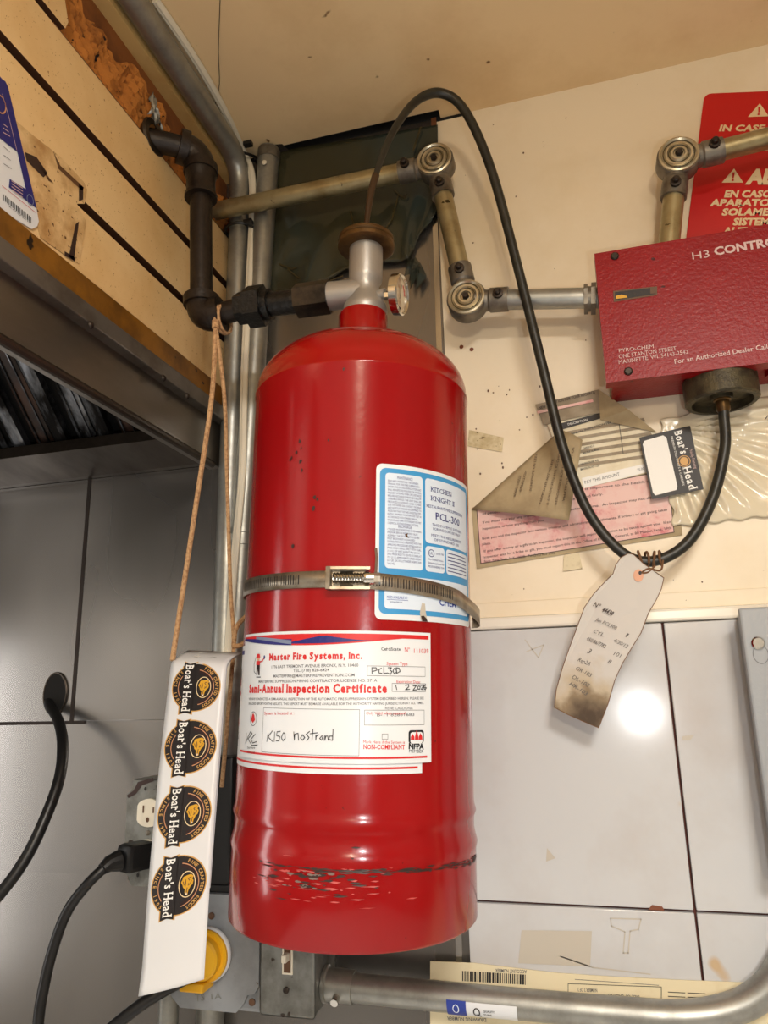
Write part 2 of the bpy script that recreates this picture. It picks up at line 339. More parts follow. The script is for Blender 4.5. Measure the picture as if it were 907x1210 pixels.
def sheetY(pts, Y0, name, m, parent, t=.0004):     # a flat sheet of paper on the wall
    return MB().prism([(u, Y0, v) for u, v in pts], (0, t, 0)).build(name, m, parent, smooth=0)

exec_parts = []
W = .80; CZ = .726; SX = -.42
# ================================================================== SETTING
# ceiling: plaster sheets, with a ragged gap over the steel sheet and an open bay for the lamps
mb = MB()
for x0, x1, y0, y1 in [(-1.6, 1.8, -.48, .785), (-1.6, -.365, .785, .86), (-.128, 1.8, .785, .86), (-1.6, 1.8, -1.8, -1.12)]: mb.box(x0, x1, y0, y1, CZ, CZ + .012)
mb.box(-1.6, 1.8, -1.8, .86, CZ + .09, CZ + .10)
mb.box(-1.6, 1.8, -.49, -.478, CZ, CZ + .09); mb.box(-1.6, 1.8, -1.122, -1.11, CZ, CZ + .09)
ceil = struct(mb.build('ceiling', 'ceiling_paint', smooth=0))
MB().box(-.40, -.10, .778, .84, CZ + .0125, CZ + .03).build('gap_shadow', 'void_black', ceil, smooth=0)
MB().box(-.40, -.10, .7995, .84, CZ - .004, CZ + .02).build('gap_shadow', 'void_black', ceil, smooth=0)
MB().prism([V((onZ(x, y, CZ).x, onZ(x, y, CZ).y, CZ - .0005)) for x, y in [(314, 178), (322, 171), (333, 170), (340, 176), (344, 181), (322, 186)]], (0, 0, .0004)).build('broken_hole', 'seam_dark', ceil, smooth=0)
MB().tube(smoothpath([onZ(260, 0, CZ - .001), onZ(258, 60, CZ - .0015), onZ(259, 100, CZ - .001), onZ(253, 128, CZ - .001)], 4), .0004, 5).build('hairline_wire', 'seam_dark', ceil)
struct(MB().box(-1.6, 1.8, -1.8, .86, -H - .02, -H).build('floor', 'tile_white', smooth=0))
struct(MB().box(-1.62, 1.82, -1.83, -1.8, -H, CZ + .1).build('wall_front', 'room_white', smooth=0))
struct(MB().box(1.8, 1.83, -1.8, .86, -H, CZ + .1).build('wall_right', 'room_white', smooth=0))
struct(MB().box(-1.63, -1.6, -1.8, .86, -H, CZ + .1).build('wall_left', 'room_white', smooth=0))
# back wall: painted board, tiles, stainless sheets
wall = struct(MB().box(-1.6, 1.8, W, W + .03, -H, CZ + .012).build('wall_back', 'cream_paint', smooth=0))
def steel(x0, x1, z0, z1, y=.7985): return MB().box(x0, x1, y, W + .001, z0, z1, .0006).build('steel_sheet', 'stainless', wall)
steel(-1.6, -.6205, -.0225, CZ); steel(-.6175, -.137, -.0225, CZ); steel(-1.6, -.137, -1.2, -.0200, .7992)
MB().box(-.6215, -.6165, .7978, .80, -.0245, .3).build('seam', 'seam_dark', wall, smooth=0)
MB().box(-1.6, -.60, .7976, .80, -.0258, -.0222).build('seam', 'seam_dark', wall, smooth=0)
MB().prism([(-.1440, .7965, .60), (-.1375, .7965, .60), (-.1480, .7965, -.30), (-.1545, .7965, -.30)], (0, .003, 0)).build('edge_trim', 'polished_steel', wall, smooth=0)
MB().box(-.1400, -.1335, .796, .80, .60, CZ).build('edge_trim', 'fibreboard_skin', wall, smooth=0)
MB().box(-.139, 1.1, .796, .7995, -.47, .064).build('grout', 'grout', wall, smooth=0)
t0 = MB().box(-.139, .0705, .790, .7985, -.1985, .0635, .0012).build('tile', 'tile_white', wall)
for x0, x1, z0, z1 in [(.0727, .325, -.1985, .0635), (.3272, .58, -.1985, .0635), (-.139, .0705, -.462, -.2007), (.0727, .325, -.462, -.2007), (.3272, .58, -.462, -.2007)]:
    MB().box(x0, x1, .790, .7985, z0, z1, .0012).build('tile', 'tile_white', wall)
MB().box(-.139, 1.1, .7885, .80, .0645, .0775, .003).build('bullnose_strip', 'bullnose', wall)
MB().box(-.139, 1.1, .7965, .80, .0775, .094, .001).build('filler_strip', 'cream_paint', wall)
# stains and residues stuck to the tiles and the paint
pr = Print(planeY(.7898))
for q in [[(616, 1099), (699, 1100), (697, 1142), (612, 1138)], [(646, 1002), (656, 1014), (645, 1018)], [(806, 870), (820, 868), (815, 875), (805, 875)], [(765, 1075), (770, 1069), (782, 1071), (785, 1076)]]:
    pr.poly([pY(x, y, .79) for x, y in q], 'ink_darkrust' if q[0][0] == 765 else 'ink_stain')
for q in [[(721, 1085), (757, 1086), (754, 1098), (744, 1100), (742, 1126), (736, 1126), (738, 1101), (722, 1094), (721, 1085)], [(662, 1130), (700, 1143), (768, 1151)], [(620, 756), (636, 777), (642, 762), (622, 770)]]:
    pr.stroke([pY(x, y, .79) for x, y in q], .0010, 'ink_stain')
pr.build(wall, {'ink_stain': 'glue_residue', 'ink_darkrust': 'rust_chip'})
pr = Print(planeY(W - .0002))
for i in range(46):
    x, y = random.choice([(random.uniform(555, 640), random.uniform(440, 600)), (random.uniform(535, 830), random.uniform(130, 480)), (random.uniform(560, 860), random.uniform(680, 730))])
    u, v = pY(x, y, W); r = random.uniform(.0004, .0011); pr.disc(u, v, r, r * random.uniform(.8, 1.8), 'ink_brown', 1, 7)
for x, y in [(545, 410), (557, 413)]:
    u, v = pY(x, y, W); pr.disc(u, v, .0026, .0026, 'ink_darkrust', 1, 10)
pr.build(wall, {'ink_brown': 'dirt_speck', 'ink_darkrust': 'screw_hole'})

# side wall over the hood: grooved slat boards, the top one torn open to its fibre core
side = struct(MB().box(-.475, -.437, -.35, W, .372, CZ).build('wall_side', 'groove_brown', smooth=0))
def two_tone(o):                                # the board's cut edges show the brown core
    o.data.materials.append(MATS['groove_brown'])
    for f in o.data.polygons:
        if f.normal.x < .8: f.material_index = 1
    return o
for z0, z1 in [(.3800, .4450), (.4550, .5230), (.5335, .5985)]:
    two_tone(MB().box(-.437, SX, -.35, W - .002, z0, z1, .0006).build('slat', 'slat_face', side))
pts = [(-.35, .6075), (.459, .6075), (.462, .618), (.455, .637), (.458, .652), (.452, .690), (-.35, .690)]
MB().prism([(SX, y, z) for y, z in pts], (-.017, 0, 0)).build('slat', 'slat_face', side, smooth=0)
two_tone(side.children[-1])
random.seed(3)
def core(u, v):
    y = .45 + u * (W - .452); z = .600 + v * (.668 + .006 * math.sin(u * 40) + .008 * math.sin(u * 17 + 1) - .600)
    return (SX - .008 + .004 * math.sin(u * 90 + v * 9) * math.sin(v * 14 + u * 31) + random.uniform(-.002, .002), y, z)
MB().grid(core, 90, 16).build('torn_core', 'fibreboard', side)
MB().box(-.437, SX - .012, .45, W - .002, .640, .697).build('core_skin', 'fibreboard_skin', side, smooth=0)
MB().box(-.437, SX - .004, .45, W - .002, .599, .606, .001).build('core_lip', 'fibreboard_skin', side, smooth=0)
struct(MB().box(-.44, SX + .004, -.35, W - .002, .6945, CZ, .001).build('trim_1', 'corner_trim'))
# stain and torn tape on the slats
ts = MB().prism([(SX + .0004, *pX(x, y, SX)) for x, y in [(12, 138), (38, 160), (70, 185), (98, 215), (102, 224), (99, 241), (90, 241), (101, 262), (93, 312), (74, 300), (47, 281), (30, 220)]], (.0004, 0, 0)).build('tape_residue', 'tape_stain', smooth=0)
tag(ts, 'torn patch of stained tape residue beside the blue sticker on the slat wall', 'tape')
p = Print(planeX(SX + .0009))
for q in [[(88, 265), (92, 262), (86, 308), (80, 303)], [(75, 297), (88, 305), (87, 309), (75, 302)], [(92, 218), (97, 221), (97, 236), (92, 238)], [(28, 180), (42, 186), (55, 205), (50, 210), (30, 190)], [(45, 195), (62, 217), (56, 214)], [(62, 180), (70, 196), (98, 222), (96, 226), (68, 200)]]:
    p.poly([pX(x, y, SX) for x, y in q], 'ink_brown' if q[0][0] in (45, 62) else 'ink_scuff')
ts['_b'] = [0, 0, 0]; p.build(ts, {'ink_brown': 'stain', 'ink_scuff': 'stain'})

pc_ = thing('grade_placard', (SX, .40, .38), 'blue and white printed placard with a barcode at the left edge on the slats', 'placard')
G = lambda x, y: pX(x, y, SX)
out = [(.29, .470), (.375, .4930)] + [G(x, y) for x, y in [(0, 94), (4, 97), (7, 103), (41, 245), (44, 262), (42, 268), (36, 271), (0, 250)]] + [(.29, .335)]
MB().prism([(SX + .0016, y, z) for y, z in out], (-.0012, 0, 0)).build('card', 'paper_white', pc_, smooth=0)
p = Print(planeX(SX + .0018))
p.poly([(.29, .470), (.375, .4930)] + [G(x, y) for x, y in [(0, 94), (4, 97), (7, 103), (41, 247), (8, 222), (9, 212), (28, 224), (18, 180), (0, 166)]] + [(.29, .425)], 'ink_navy')
p.stroke([G(x, y) for x, y in [(0, 112), (8, 140), (17, 178)]], .0005, 'ink_worn', 2)
u, v = G(33, 237); p.ring(u, v, .0040, .0048, .0007, 'ink_bluegrey', 2, n=20)
for k in range(4): p.stroke([G(11, 214.5 + k * 3.4), G(24, 223 + k * 3.6)], .0007, 'ink_worn', 2)
for k in range(3): p.stroke([G(1, 147 + k * 5), G(6 + k * 1.5, 151 + k * 5.4)], .0006, 'ink_worn', 2)
p.ring(*G(-2, 124), .006, .008, .0012, 'ink_pinkgold', 2, n=20)
for k in range(16):
    x = 1.5 + k * 2.15; y = 230 + k * 1.78; p.poly([G(x, y), G(x + (.7, 1.2, .9)[k % 3], y + .7), G(x + (.7, 1.2, .9)[k % 3], y + 7.7), G(x, y + 7)], 'ink_black')
p.stroke([G(0, 220), G(40, 252)], .0004, 'ink_red'); p.text('A 41 07 20 15', G(8, 245), G(33, 265), .0014, 'ink_black')
for k in range(3): p.stroke([G(2, 174 + k * 10), G(9 + k, 180 + k * 10)], .0004, 'ink_black')
p.build(pc_, {'ink_navy': 'blue_field', 'ink_bluegrey': 'emblem', 'ink_pinkgold': 'emblem'})

# ================================================================== HOOD
hood = thing('exhaust_hood', (-.9, .4, .277), 'stainless kitchen exhaust hood with greasy baffle filters under the slat wall', 'hood')
MB().box(-.436, SX + .004, -.35, W - .004, .350, .379, .001).build('gold_strip', 'gold_varnish', hood)
MB().box(-.45, SX + .010, -.35, W - .012, .332, .3505, .0015).build('flange', 'greasy_grey', hood)
MB().box(-.438, SX - .002, -.35, W - .012, .277, .333, .001).build('side_panel', 'stainless_lip', hood)
MB().tube([(SX - .004, -.35, .2775), (SX - .004, W - .03, .2775)], .0045, 10).build('rolled_edge', 'stainless_dirty', hood)
MB().box(-1.5, -.45, -.35, W - .003, .68, .69).build('hood_top', 'stainless_dirty', hood, smooth=0)
MB().box(-1.5, -.438, .785, W - .003, .2865, .335).build('rear_flange', 'stainless_dirty', hood, smooth=0)
MB().box(-1.5, -.438, -.37, -.35, .277, .69).build('front_panel', 'stainless', hood, smooth=0)
MB().prism([(-.439, .715, .296), (-.439, .718, .311), (-.439, .722, .311), (-.439, .72, .298), (-.439, .786, .289), (-.439, .786, .286)], (-1.06, 0, 0)).build('grease_trough', 'stainless_dirty', hood, smooth=0)
for x, y in [(107, 384), (193, 447), (221, 468)]:
    q = onX(x, y, SX + .010); MB().lathe([(.0001, .003), (.002, .0026), (.0034, .0012), (.0036, 0)], q, (1, 0, 0), 12).build('screw', 'screw_dark', hood)
fa, fb = V((0, .728, .312)), V((0, .375, .66)); fd = (fb - fa); fn_ = V((0, -fd.z, fd.y)).normalized() * -1
if fn_.z > 0: fn_ = -fn_
for fx in (-.441, -.846):
    m_ = MB()
    m_.add([V((fx, 0, 0)) + fa - fn_ * .02, V((fx - .40, 0, 0)) + fa - fn_ * .02, V((fx - .40, 0, 0)) + fb - fn_ * .02, V((fx, 0, 0)) + fb - fn_ * .02], [(0, 1, 2, 3)])
    fl = m_.build('baffle_filter', 'void_black', hood, smooth=0)
    for i in range(13):
        x = fx - .016 - i * .0306; w = .0085 if i % 2 else .0125; dep = 0 if i % 2 else .010
        prof = [(-w, .012), (-w, .002), (-w * .5, 0), (w * .5, 0), (w, .002), (w, .012)]
        vs = [V((x + a, 0, 0)) + e - fn_ * (b + dep) for e in (fa, fb) for a, b in prof]
        MB().add(vs, [(j, j + 1, j + 7, j + 6) for j in range(5)]).build('baffle', 'filter_brown' if i % 4 == 2 else 'filter_metal', fl, smooth=0)
        for sgn in (-1, 1):
            if i % 2 == 0: MB().box(0, .0016, 0, .002, 0, fd.length, 0, Matrix.Translation(V((x + sgn * w * .55, 0, 0)) + fa + fn_ * -.008) @ V((0, 0, 1)).rotation_difference(fd).to_matrix().to_4x4()).build('baffle_rib', 'filter_metal', fl, smooth=0)

# ================================================================== CONDUITS IN THE CORNER
r1 = .0142
cd = thing('ceiling_conduit', (-.41, .783, -.4), 'grey conduit running under the ceiling corner then down beside the slat wall', 'conduit')
path = bend([(-.397, -.35, .709), (-.402, .783, .709), (-.413, .783, -.42)], .05, 8)
MB().tube(path, r1, 16).build('pipe', 'emt', cd)
for pz in (.648,): MB().tube([(-.4035, .783, pz - .002), (-.4035, .783, pz + .002)], r1 + .0012, 16).build('coupling_ring', 'emt', cd)
c2 = thing('wall_conduit', (-.40, .783, -.4), 'grey conduit rising straight behind the red cylinder into a broken ceiling hole', 'conduit')
MB().tube([(-.362, .783, .722), (-.4165, .783, -.42)], r1, 16).build('pipe', 'emt', c2)
for a, b in [(.190, .196), (.176, .181)]:
    xx = lambda z: -.362 - (.722 - z) * .0477
    MB().tube([(xx(a), .783, a), (xx(b), .783, b)], r1 + .0016, 16).build('coupling_ring', 'emt', c2)
MB().tube([(-.3625, .783, .705), (-.362, .783, .72)], r1 + .001, 16).build('connector', 'cast_grey', c2)
q = onY(312, 192, .766); MB().lathe([(0, .0015), (.003, .001), (.0036, 0)], q, (0, -1, 0), 10).build('paint_chip', 'cable_white', c2)
cb = smoothpath([onZ(185, 0, .722), onZ(232, 70, .722), onZ(266, 130, .722), onY(288, 178, .774), onY(298, 205, .776), onY(299, 250, .777), onY(296, 320, .770), onY(292, 385, .768), onY(289, 470, .766), onY(287, 560, .765), onY(280, 640, .765), onY(274, 720, .766), onY(267, 830, .768), onY(262, 930, .775)], 6)
o = MB().tube(cb, .0036, 8, flat=.55).build('cable', 'cable_white'); tag(o, 'flat white cable strapped along the grey ceiling conduit', 'cable')
o['_b'] = [0, 0, 0]; MB().tube([p_ + V((-.0042, .0005, .0)) for p_ in cb], .0022, 8).build('strand', 'cable_white', o)
for i, (px, py, lb) in enumerate([(284, 186, 'black cable tie at the conduit bend near the ceiling'), (284, 277, 'black cable tie on the conduit below the golden pipe')]):
    c_ = onY(px, py, .783); t_ = thing('cable_tie', c_, lb, 'cable tie')
    ax = V((.3, -.4, .85)) if i == 0 else V((0, 0, 1))
    u = ax.orthogonal().normalized(); w_ = ax.normalized().cross(u)
    MB().tube([c_ + V((.003, -.004, 0)) + (u * math.cos(a * .3142) + w_ * math.sin(a * .3142)) * .0205 for a in range(21)], .002, 6).build('strap', 'tie_black', t_)
    MB().box(c_.x + .014, c_.x + .026, c_.y - .022, c_.y - .014, c_.z - .001, c_.z + .005, .001).build('lock_head', 'tie_black', t_)

# ================================================================== PULLEY CONDUIT RUNS
PR = .0112
def pulley(c, dirs, parent, name='pulley_elbow'):
    c = V(c); m_ = MB(); m_.lathe([(0, .014), (.0205, .014), (.0225, .011), (.0225, -.006), (.0215, -.0075), (0, -.0075)], c, (0, 1, 0), 32)
    for d in dirs:
        d = V(d).normalized(); m_.tube([c + d * .010 + V((0, .003, 0)), c + d * .024 + V((0, .003, 0)), c + d * .026 + V((0, .003, 0)), c + d * .046 + V((0, .003, 0))], [.0135, .0120, .0137, .0137], 18)
    e = m_.build(name, 'cast_grey', parent)
    MB().lathe([(.0208, -.0070), (.0208, -.0100), (.0190, -.0108), (.0172, -.0092), (.0152, -.0092), (.0142, -.0112), (.0122, -.0112), (.0112, -.0094), (.0096, -.0094), (.0082, -.0116), (.0062, -.0116), (.0052, -.010), (0, -.010)], c, (0, 1, 0), 36).build('cover', 'disc_metal', e)
    g_ = MB()
    for q in (.0162, .0104, .0188): g_.lathe([(q - .0006, -.0098), (q, -.0101), (q + .0006, -.0098)], c, (0, 1, 0), 36)
    g_.build('cover_groove', 'film_dirt', e)
    MB().lathe([(.0042, -.0095), (.0042, -.013), (.003, -.0145), (0, -.0145)], c, (0, 1, 0), 6).build('bolt', 'screw_dark', e)
    for d in dirs:
        d = V(d).normalized(); s_ = c + d * .036 + V((0, -.0105, 0))
        MB().lathe([(.0058, .0), (.0058, -.003), (.0034, -.0034), (.0034, -.008), (.0022, -.009), (0, -.009)], s_, (0, 1, 0), 10).build('set_screw', 'screw_dark', e)
    return e
P1, P2, P3 = V((-.1292, .752, .620)), V((-.1005, .752, .4315)), V((.1384, .752, .5605))
run = thing('pulley_conduit', (-.1, .752, .43), 'bent run of greasy conduit with two pulley elbows left of the control box', 'conduit')
dl = V((-1, 0, .002)); dv = (P2 - P1).normalized()
pulley(P1, [dl, dv], run); pulley(P2, [-dv, (1, 0, -.1)], run)
PC = V((0, .003, 0))
cyl(MB(), P1 + PC + dl * .03, P1 + PC + dl * .297, PR).build('pipe', 'emt_grease', run)
cyl(MB(), P1 + PC + dv * .03, P2 + PC - dv * .03, PR).build('pipe', 'emt_grease', run)
cyl(MB(), P2 + PC + V((.03, 0, -.003)), V((.048, .755, .4105)), PR).build('pipe', 'emt', run)
m_ = MB(); hexa(m_, (.026, .755, .4123), (.030, .755, .4120), .0165); hexa(m_, (.0335, .755, .4118), (.0385, .755, .4113), .0175); cyl(m_, (.028, .755, .412), (.038, .755, .4112), .0135); m_.build('lock_nut', 'cast_grey', run)
run2 = thing('pulley_conduit', (.14, .752, .45), 'conduit with one pulley elbow crossing the red sign above the control box', 'conduit')
d1 = (V((.1150, .752, .45)) - P3).normalized(); d2 = (V((.2286, .752, .5669)) - P3).normalized()
pulley(P3, [d1, d2], run2)
cyl(MB(), P3 + PC + d1 * .03, V((.1150, .755, .444)), PR).build('pipe', 'emt_grease', run2)
cyl(MB(), P3 + PC + d2 * .03, P3 + PC + d2 * .36, PR).build('pipe', 'emt_grease', run2)

# ================================================================== RED WARNING SIGN (behind the pipe)
sg = thing('warning_sign', (.23, .797, .50), 'red plastic warning sign with bilingual lettering, tilted behind the pulley conduit', 'sign')
so = V((.1440, .797, .492)); a_ = -math.radians(12.6); sx_, sz_ = V((math.cos(a_), 0, math.sin(a_))), V((-math.sin(a_), 0, math.cos(a_)))
out = [(0, -.10), (.22, -.10), (.22, .178), (.212, .1875)]
out += [(.008 - .008 * math.sin(k * .3927), .1795 + .008 * math.cos(k * .3927)) for k in range(5)]
MB().prism([so + sx_ * u + sz_ * v for u, v in out], (0, .0016, 0)).build('board', 'sign_red', sg, smooth=0)
p = Print(lambda u, v, k=0: so + sx_ * u + sz_ * v + V((0, -.00025 * k, 0)))
def su(x, y): q = onY(x, y, .797) - so; return (q.dot(sx_), q.dot(sz_))
def tri(cx, cy, h, p):
    b = [(cx - h * .62, cy), (cx + h * .62, cy), (cx, cy + h)]; p.poly(b, 'ink_tan'); p.poly([(cx - h * .07, cy + h * .72), (cx - h * .04, cy + h * .3), (cx + h * .04, cy + h * .3), (cx + h * .07, cy + h * .72)], 'sign_red', 2); p.disc(cx, cy + h * .17, h * .07, h * .07, 'sign_red', 2, 10)
c_ = su(895.5, 138); tri(c_[0], c_[1], .0175, p)
c_ = su(865, 216); tri(c_[0], c_[1], .0180, p)
for t, (x0, y0), (x1, y1), h, bo in [('IN CASE OF FIRE', (849, 155), (958, 155), .0080, .04), ('PULL PIN', (884, 178), (985, 178), .0068, .03), ('ALARMA', (880, 217), (985, 217), .0175, .06), ('EN CASO DE', (855, 233), (932, 233), .0084, .045), ('APARATO, TIRE', (838, 243.5), (948, 243.5), .0084, .045), ('SOLAMENTE', (852, 254.5), (936, 254.5), .0084, .045), ('SISTEMA DE', (865, 266), (940, 266), .0084, .045), ('AUTOMATICO', (853, 277), (945, 277), .0084, .045)]:
    p.text(t, su(x0, y0), su(x1, y1), h, 'ink_tan', 1, bo, .12)
p.stroke([su(872, 245), su(875.5, 242)], .0014, 'ink_tan')
p.build(sg)

# ================================================================== CONTROL BOX
cbx = thing('control_box', (.19, .76, .30), 'red painted steel control box on the cream wall, black hose under it', 'control box')
MB().box(.0455, .335, .738, W - .001, .3065, .4420, .001).build('body', 'box_red', cbx)
MB().prism([(.0385, .725, .3000), (.34, .725, .3000), (.34, .725, .4468), (.0400, .725, .4468)], (0, .016, 0)).build('cover', 'box_red', cbx, smooth=0)
p = Print(planeY(.7248)); Yb = .725
w0 = [pY(x, y, Yb) for x, y in [(724, 344), (776, 338.5), (776, 349), (725, 357)]]
p.poly(w0, 'ink_brown', 1); wi = [pY(x, y, Yb) for x, y in [(726, 345.5), (774, 340), (774, 347.5), (727, 355)]]; p.poly(wi, 'ink_label', 2); p.poly([pY(x, y, Yb) for x, y in [(728, 353.6), (727.5, 350), (734, 348.5), (740, 350), (741, 352)]], 'ink_yellow', 3)
p.poly([pY(x, y, Yb) for x, y in [(768, 339.5), (775, 339), (775, 347), (768, 347.5)]], 'ink_brown', 3)
p.text('CONTROL', pY(844, 302, Yb), pY(927, 288, Yb), .0088, 'ink_worn', 1, .035)
p.text('H3', pY(818, 307, Yb), pY(838, 304, Yb), .0082, 'ink_worn', 1, .0)
p.text('PYRO-CHEM', pY(731, 416.5, Yb), pY(772, 411.5, Yb), .0040, 'ink_worn'); p.text('ONE STANTON STREET', pY(731, 424, Yb), pY(799, 414, Yb), .0044, 'ink_worn'); p.text('MARINETTE, WI. 54143-2542', pY(731, 430.5, Yb), pY(813, 418, Yb), .0044, 'ink_worn')
p.text('For an Authorized Dealer Call (800) 526-1079', pY(797, 430, Yb), pY(968, 402, Yb), .0050, 'ink_worn', 1, .01)
p.build(cbx, {'ink_brown': 'window_frame', 'ink_label': 'indicator_window', 'ink_yellow': 'indicator_flag'})
for x, y in [(726, 303), (742, 439)]:
    MB().lathe([(.0042, 0), (.0042, -.0012), (.0030, -.0022), (0, -.0022)], onY(x, y, Yb), (0, 1, 0), 14).build('screw', 'screw_dark', cbx)
rc = V((.1495, .7605, 0))
MB().lathe([(.0, .303), (.0350, .303), (.0352, .300), (.0352, .2795), (.0335, .2775), (.0290, .2775), (.0285, .285), (.0110, .2855), (.0105, .281), (.006, .281), (0, .281)], rc, (0, 0, 1), 40).build('knurled_ring', 'bronze_dark', cbx)
MB().lathe([(.0, .286), (.0085, .286), (.0085, .280), (.0068, .279), (.0068, .270), (.0050, .267), (.0050, .261), (0, .261)], rc, (0, 0, 1), 16).build('hose_nipple', 'bronze', cbx)
MB().tube([(.205, .765, .301), (.205, .765, .3075)], .012, 16).build('knockout', 'box_red', cbx)

# ================================================================== PAPERS ON THE WALL
Yp = .7985
nt = thing('notice_sheet', (-.01, Yp, .13), 'stained pink notice with printed paragraphs, taped low on the cream wall', 'paper')
sheetY([pY(x, y, Yp) for x, y in [(563, 672), (806, 632), (797, 548), (690, 563), (557, 600)]], Yp, 'sheet', 'paper_tan', nt)
p = Print(planeY(Yp - .0002)); G = lambda x, y: pY(x, y, Yp)
p.poly([G(x, y) for x, y in [(568, 666), (796, 629), (788, 556), (563, 600)]], 'paper_pink', 1)
p.stroke([G(x, y) for x, y in [(568, 666), (796, 629), (788, 556), (563, 600), (568, 666)]], .0007, 'ink_scuff', 2)
for t, a, b in [('Inspectors are here to protect inspectors.  It is important to the health and safety', (572, 594), (792, 567)), ('of people of this City that they be treated honestly and fairly.', (570, 609), (712, 585)), ('You must not pay any money to or give an inspector any time.  An inspector may not demand any', (570, 619), (792, 586)),
                ('inspections, or take anything from you.', (570, 626.5), (643, 616)), ('Both you and the inspector face serious criminal and administrative punishments. If bribery or gift giving takes', (570, 638), (788, 603.5)), ('place.', (570, 644.5), (580, 643)),
                ('If you offer money or a gift to an inspector, the inspector will report that action to be taken against you.  If an', (572, 653), (792, 618)), ('inspector asks for a bribe or gift, you must report this to the Office of Inspector General, at 80 Maiden Lane, 19th', (572, 660), (793, 625)), ('floor, New York, N.Y. 10038.  Tel (212) 825-2402', (572, 665), (656, 654.5))]:
    p.text(t, G(*a), G(*b), .0027, 'ink_scuff', 3, .0)
p.build(nt, {'paper_pink': 'pink_panel'})
iv = thing('invoice_sheet', (.03, Yp, .21), 'yellowed invoice with grey stripes under the control box, dark folded top', 'paper')
Yi = Yp - .0009; G = lambda x, y: pY(x, y, Yi)
sheetY([G(x, y) for x, y in [(645, 497), (708, 478), (774, 511), (795, 551), (690, 577), (668, 560)]], Yi, 'sheet', 'paper_cream', iv)
p = Print(planeY(Yi - .0002))
for k in range(6):
    y = 506 + k * 8.2; p.poly([G(668, y + 4 - k * 0), G(760 + k * 4, y - 12), G(762 + k * 4, y - 8.6), G(669, y + 7.6)], 'paper_grey', 1)
p.poly([G(x, y) for x, y in [(660, 501), (709, 488), (710, 494.5), (663, 508)]], 'ink_label', 2)
p.text('DESCRIPTION', G(671, 503), G(694, 497.5), .0026, 'ink_white', 3)
p.stroke([G(730, 493), G(736, 536)], .0006, 'ink_black', 2)
for t, a, b in [('INVOICE NO. 12', (690, 531), (702, 528)), ('450 FILE NUMBER', (689, 537), (708, 532)), ('1450 NOSTRAND AVE', (686, 550), (707, 545)), ('BROOKLYN, NY 11226', (686, 556), (708, 551)), ('ANNUAL INSPECTION FEE', (672, 515), (722, 500))]: p.text(t, G(*a), G(*b), .0023, 'ink_black', 2, .01)
p.poly([G(x, y) for x, y in [(687, 565), (762, 548), (763, 558), (690, 577)]], 'ink_white', 1)
p.text('PAY THIS AMOUNT', G(691, 572), G(732, 562), .0036, 'ink_grey', 2); p.text('70.00', G(753, 557), G(761, 555), .0028, 'ink_grey', 2)
p.build(iv, {'paper_grey': 'printed_stripe', 'ink_label': 'printed_band'})
fo = onY(640, 480, .797)
MB().prism([onY(x, y, d) for x, y, d in [(632, 478, .7965), (708, 460, .7955), (710, 488, .7955), (700, 489, .7955), (642, 502, .7965)]], (0, .0004, 0)).build('folded_top', 'paper_grey', iv, smooth=0)
MB().prism([onY(x, y, d) for x, y, d in [(707, 460, .795), (742, 484, .786), (776, 511, .7955), (709, 496, .795)]], (0, .0004, 0)).build('folded_corner', 'paper_tan', iv, smooth=0)
p = Print(planeY(.7952)); G = lambda x, y: pY(x, y, .7955)
for t, a, b in [('PORTION FOR YOUR RECORDS', (650, 478), (703, 465)), ('NEW', (637, 484), (645, 482))]: p.text(t, G(*a), G(*b), .0034, 'ink_scuff', 1, .01)
p.poly([G(x, y) for x, y in [(634, 486), (700, 472), (701, 475), (635, 489)]], 'paper_pink', 1); p.build(iv, {'paper_pink': 'pink_line'})
# curled flap of an older bill
fl = thing('folded_bill', (-.05, .79, .2), 'brown curled corner of an old printed bill folded over the pink notice', 'paper')
fp = [(557, 602, .797), (662, 508, .797), (688, 520, .786), (672, 615, .780)]
cs = [onY(*q) for q in fp]
def flap(u, v):
    a = cs[0].lerp(cs[1], u); b = cs[3].lerp(cs[2], u); q = a.lerp(b, v); return q + V((0, -.005 * math.sin(v * math.pi), 0))
MB().grid(flap, 14, 10).build('sheet', 'paper_tan', fl, thick=.0004)
def flp(x, y): return (x, y)
def flfn(x, y, k=0):
    q = onY(x, y, 1.0); a, b, c = cs[0], cs[1], cs[3]; n = (b - a).cross(c - a); t = n.dot(a) / n.dot(q); return q * (t - .0095) 
p = Print(flfn)
for t, a, b in [('APPLICANT BUREAU OF', (676, 528), (664, 592)), ('RESPONSIBLE FOR PAYMENT', (668, 530), (655, 596)), ('IF YOU DO NOT PAY AT ONCE', (660, 534), (645, 596)), ('A PENALTY FEE WILL ACCRUE', (652, 542), (636, 596)), ('SCHEDULE OF FEES', (632, 536), (625, 580)), ('INSPECTION', (620, 556), (613, 580)), ('PERMIT COSTS', (613, 562), (606, 586))]:
    p.text(t, b, a, -2.6 if 0 else 2.6, 'ink_scuff', 1, .0)
p.build(fl)
st = thing('deli_sticker', (.1, .789, .23), 'black deli sticker with white lettering and a blank white panel, above the hose loop', 'sticker')
Ys = .7890; G = lambda x, y: pY(x, y, Ys)
sheetY([G(x, y) for x, y in [(755, 517), (815, 503), (831, 578), (770, 590)]], Ys, 'backing', 'ink_label', st)
p = Print(planeY(Ys - .0002))
p.poly([G(x, y) for x, y in [(761, 521), (783, 514.5), (787, 517), (800, 575), (799, 579), (774, 585.5), (771, 582), (759, 525)]], 'ink_white')
bs = lambda t, a, b, h, ink='ink_white', ser=True: (p.serif if ser else p.text)(t, G(*a), G(*b), h, ink)
bs("Boar's", (796, 510.5), (804, 537), .0078); bs('Head', (806, 553), (814, 579), .0078)
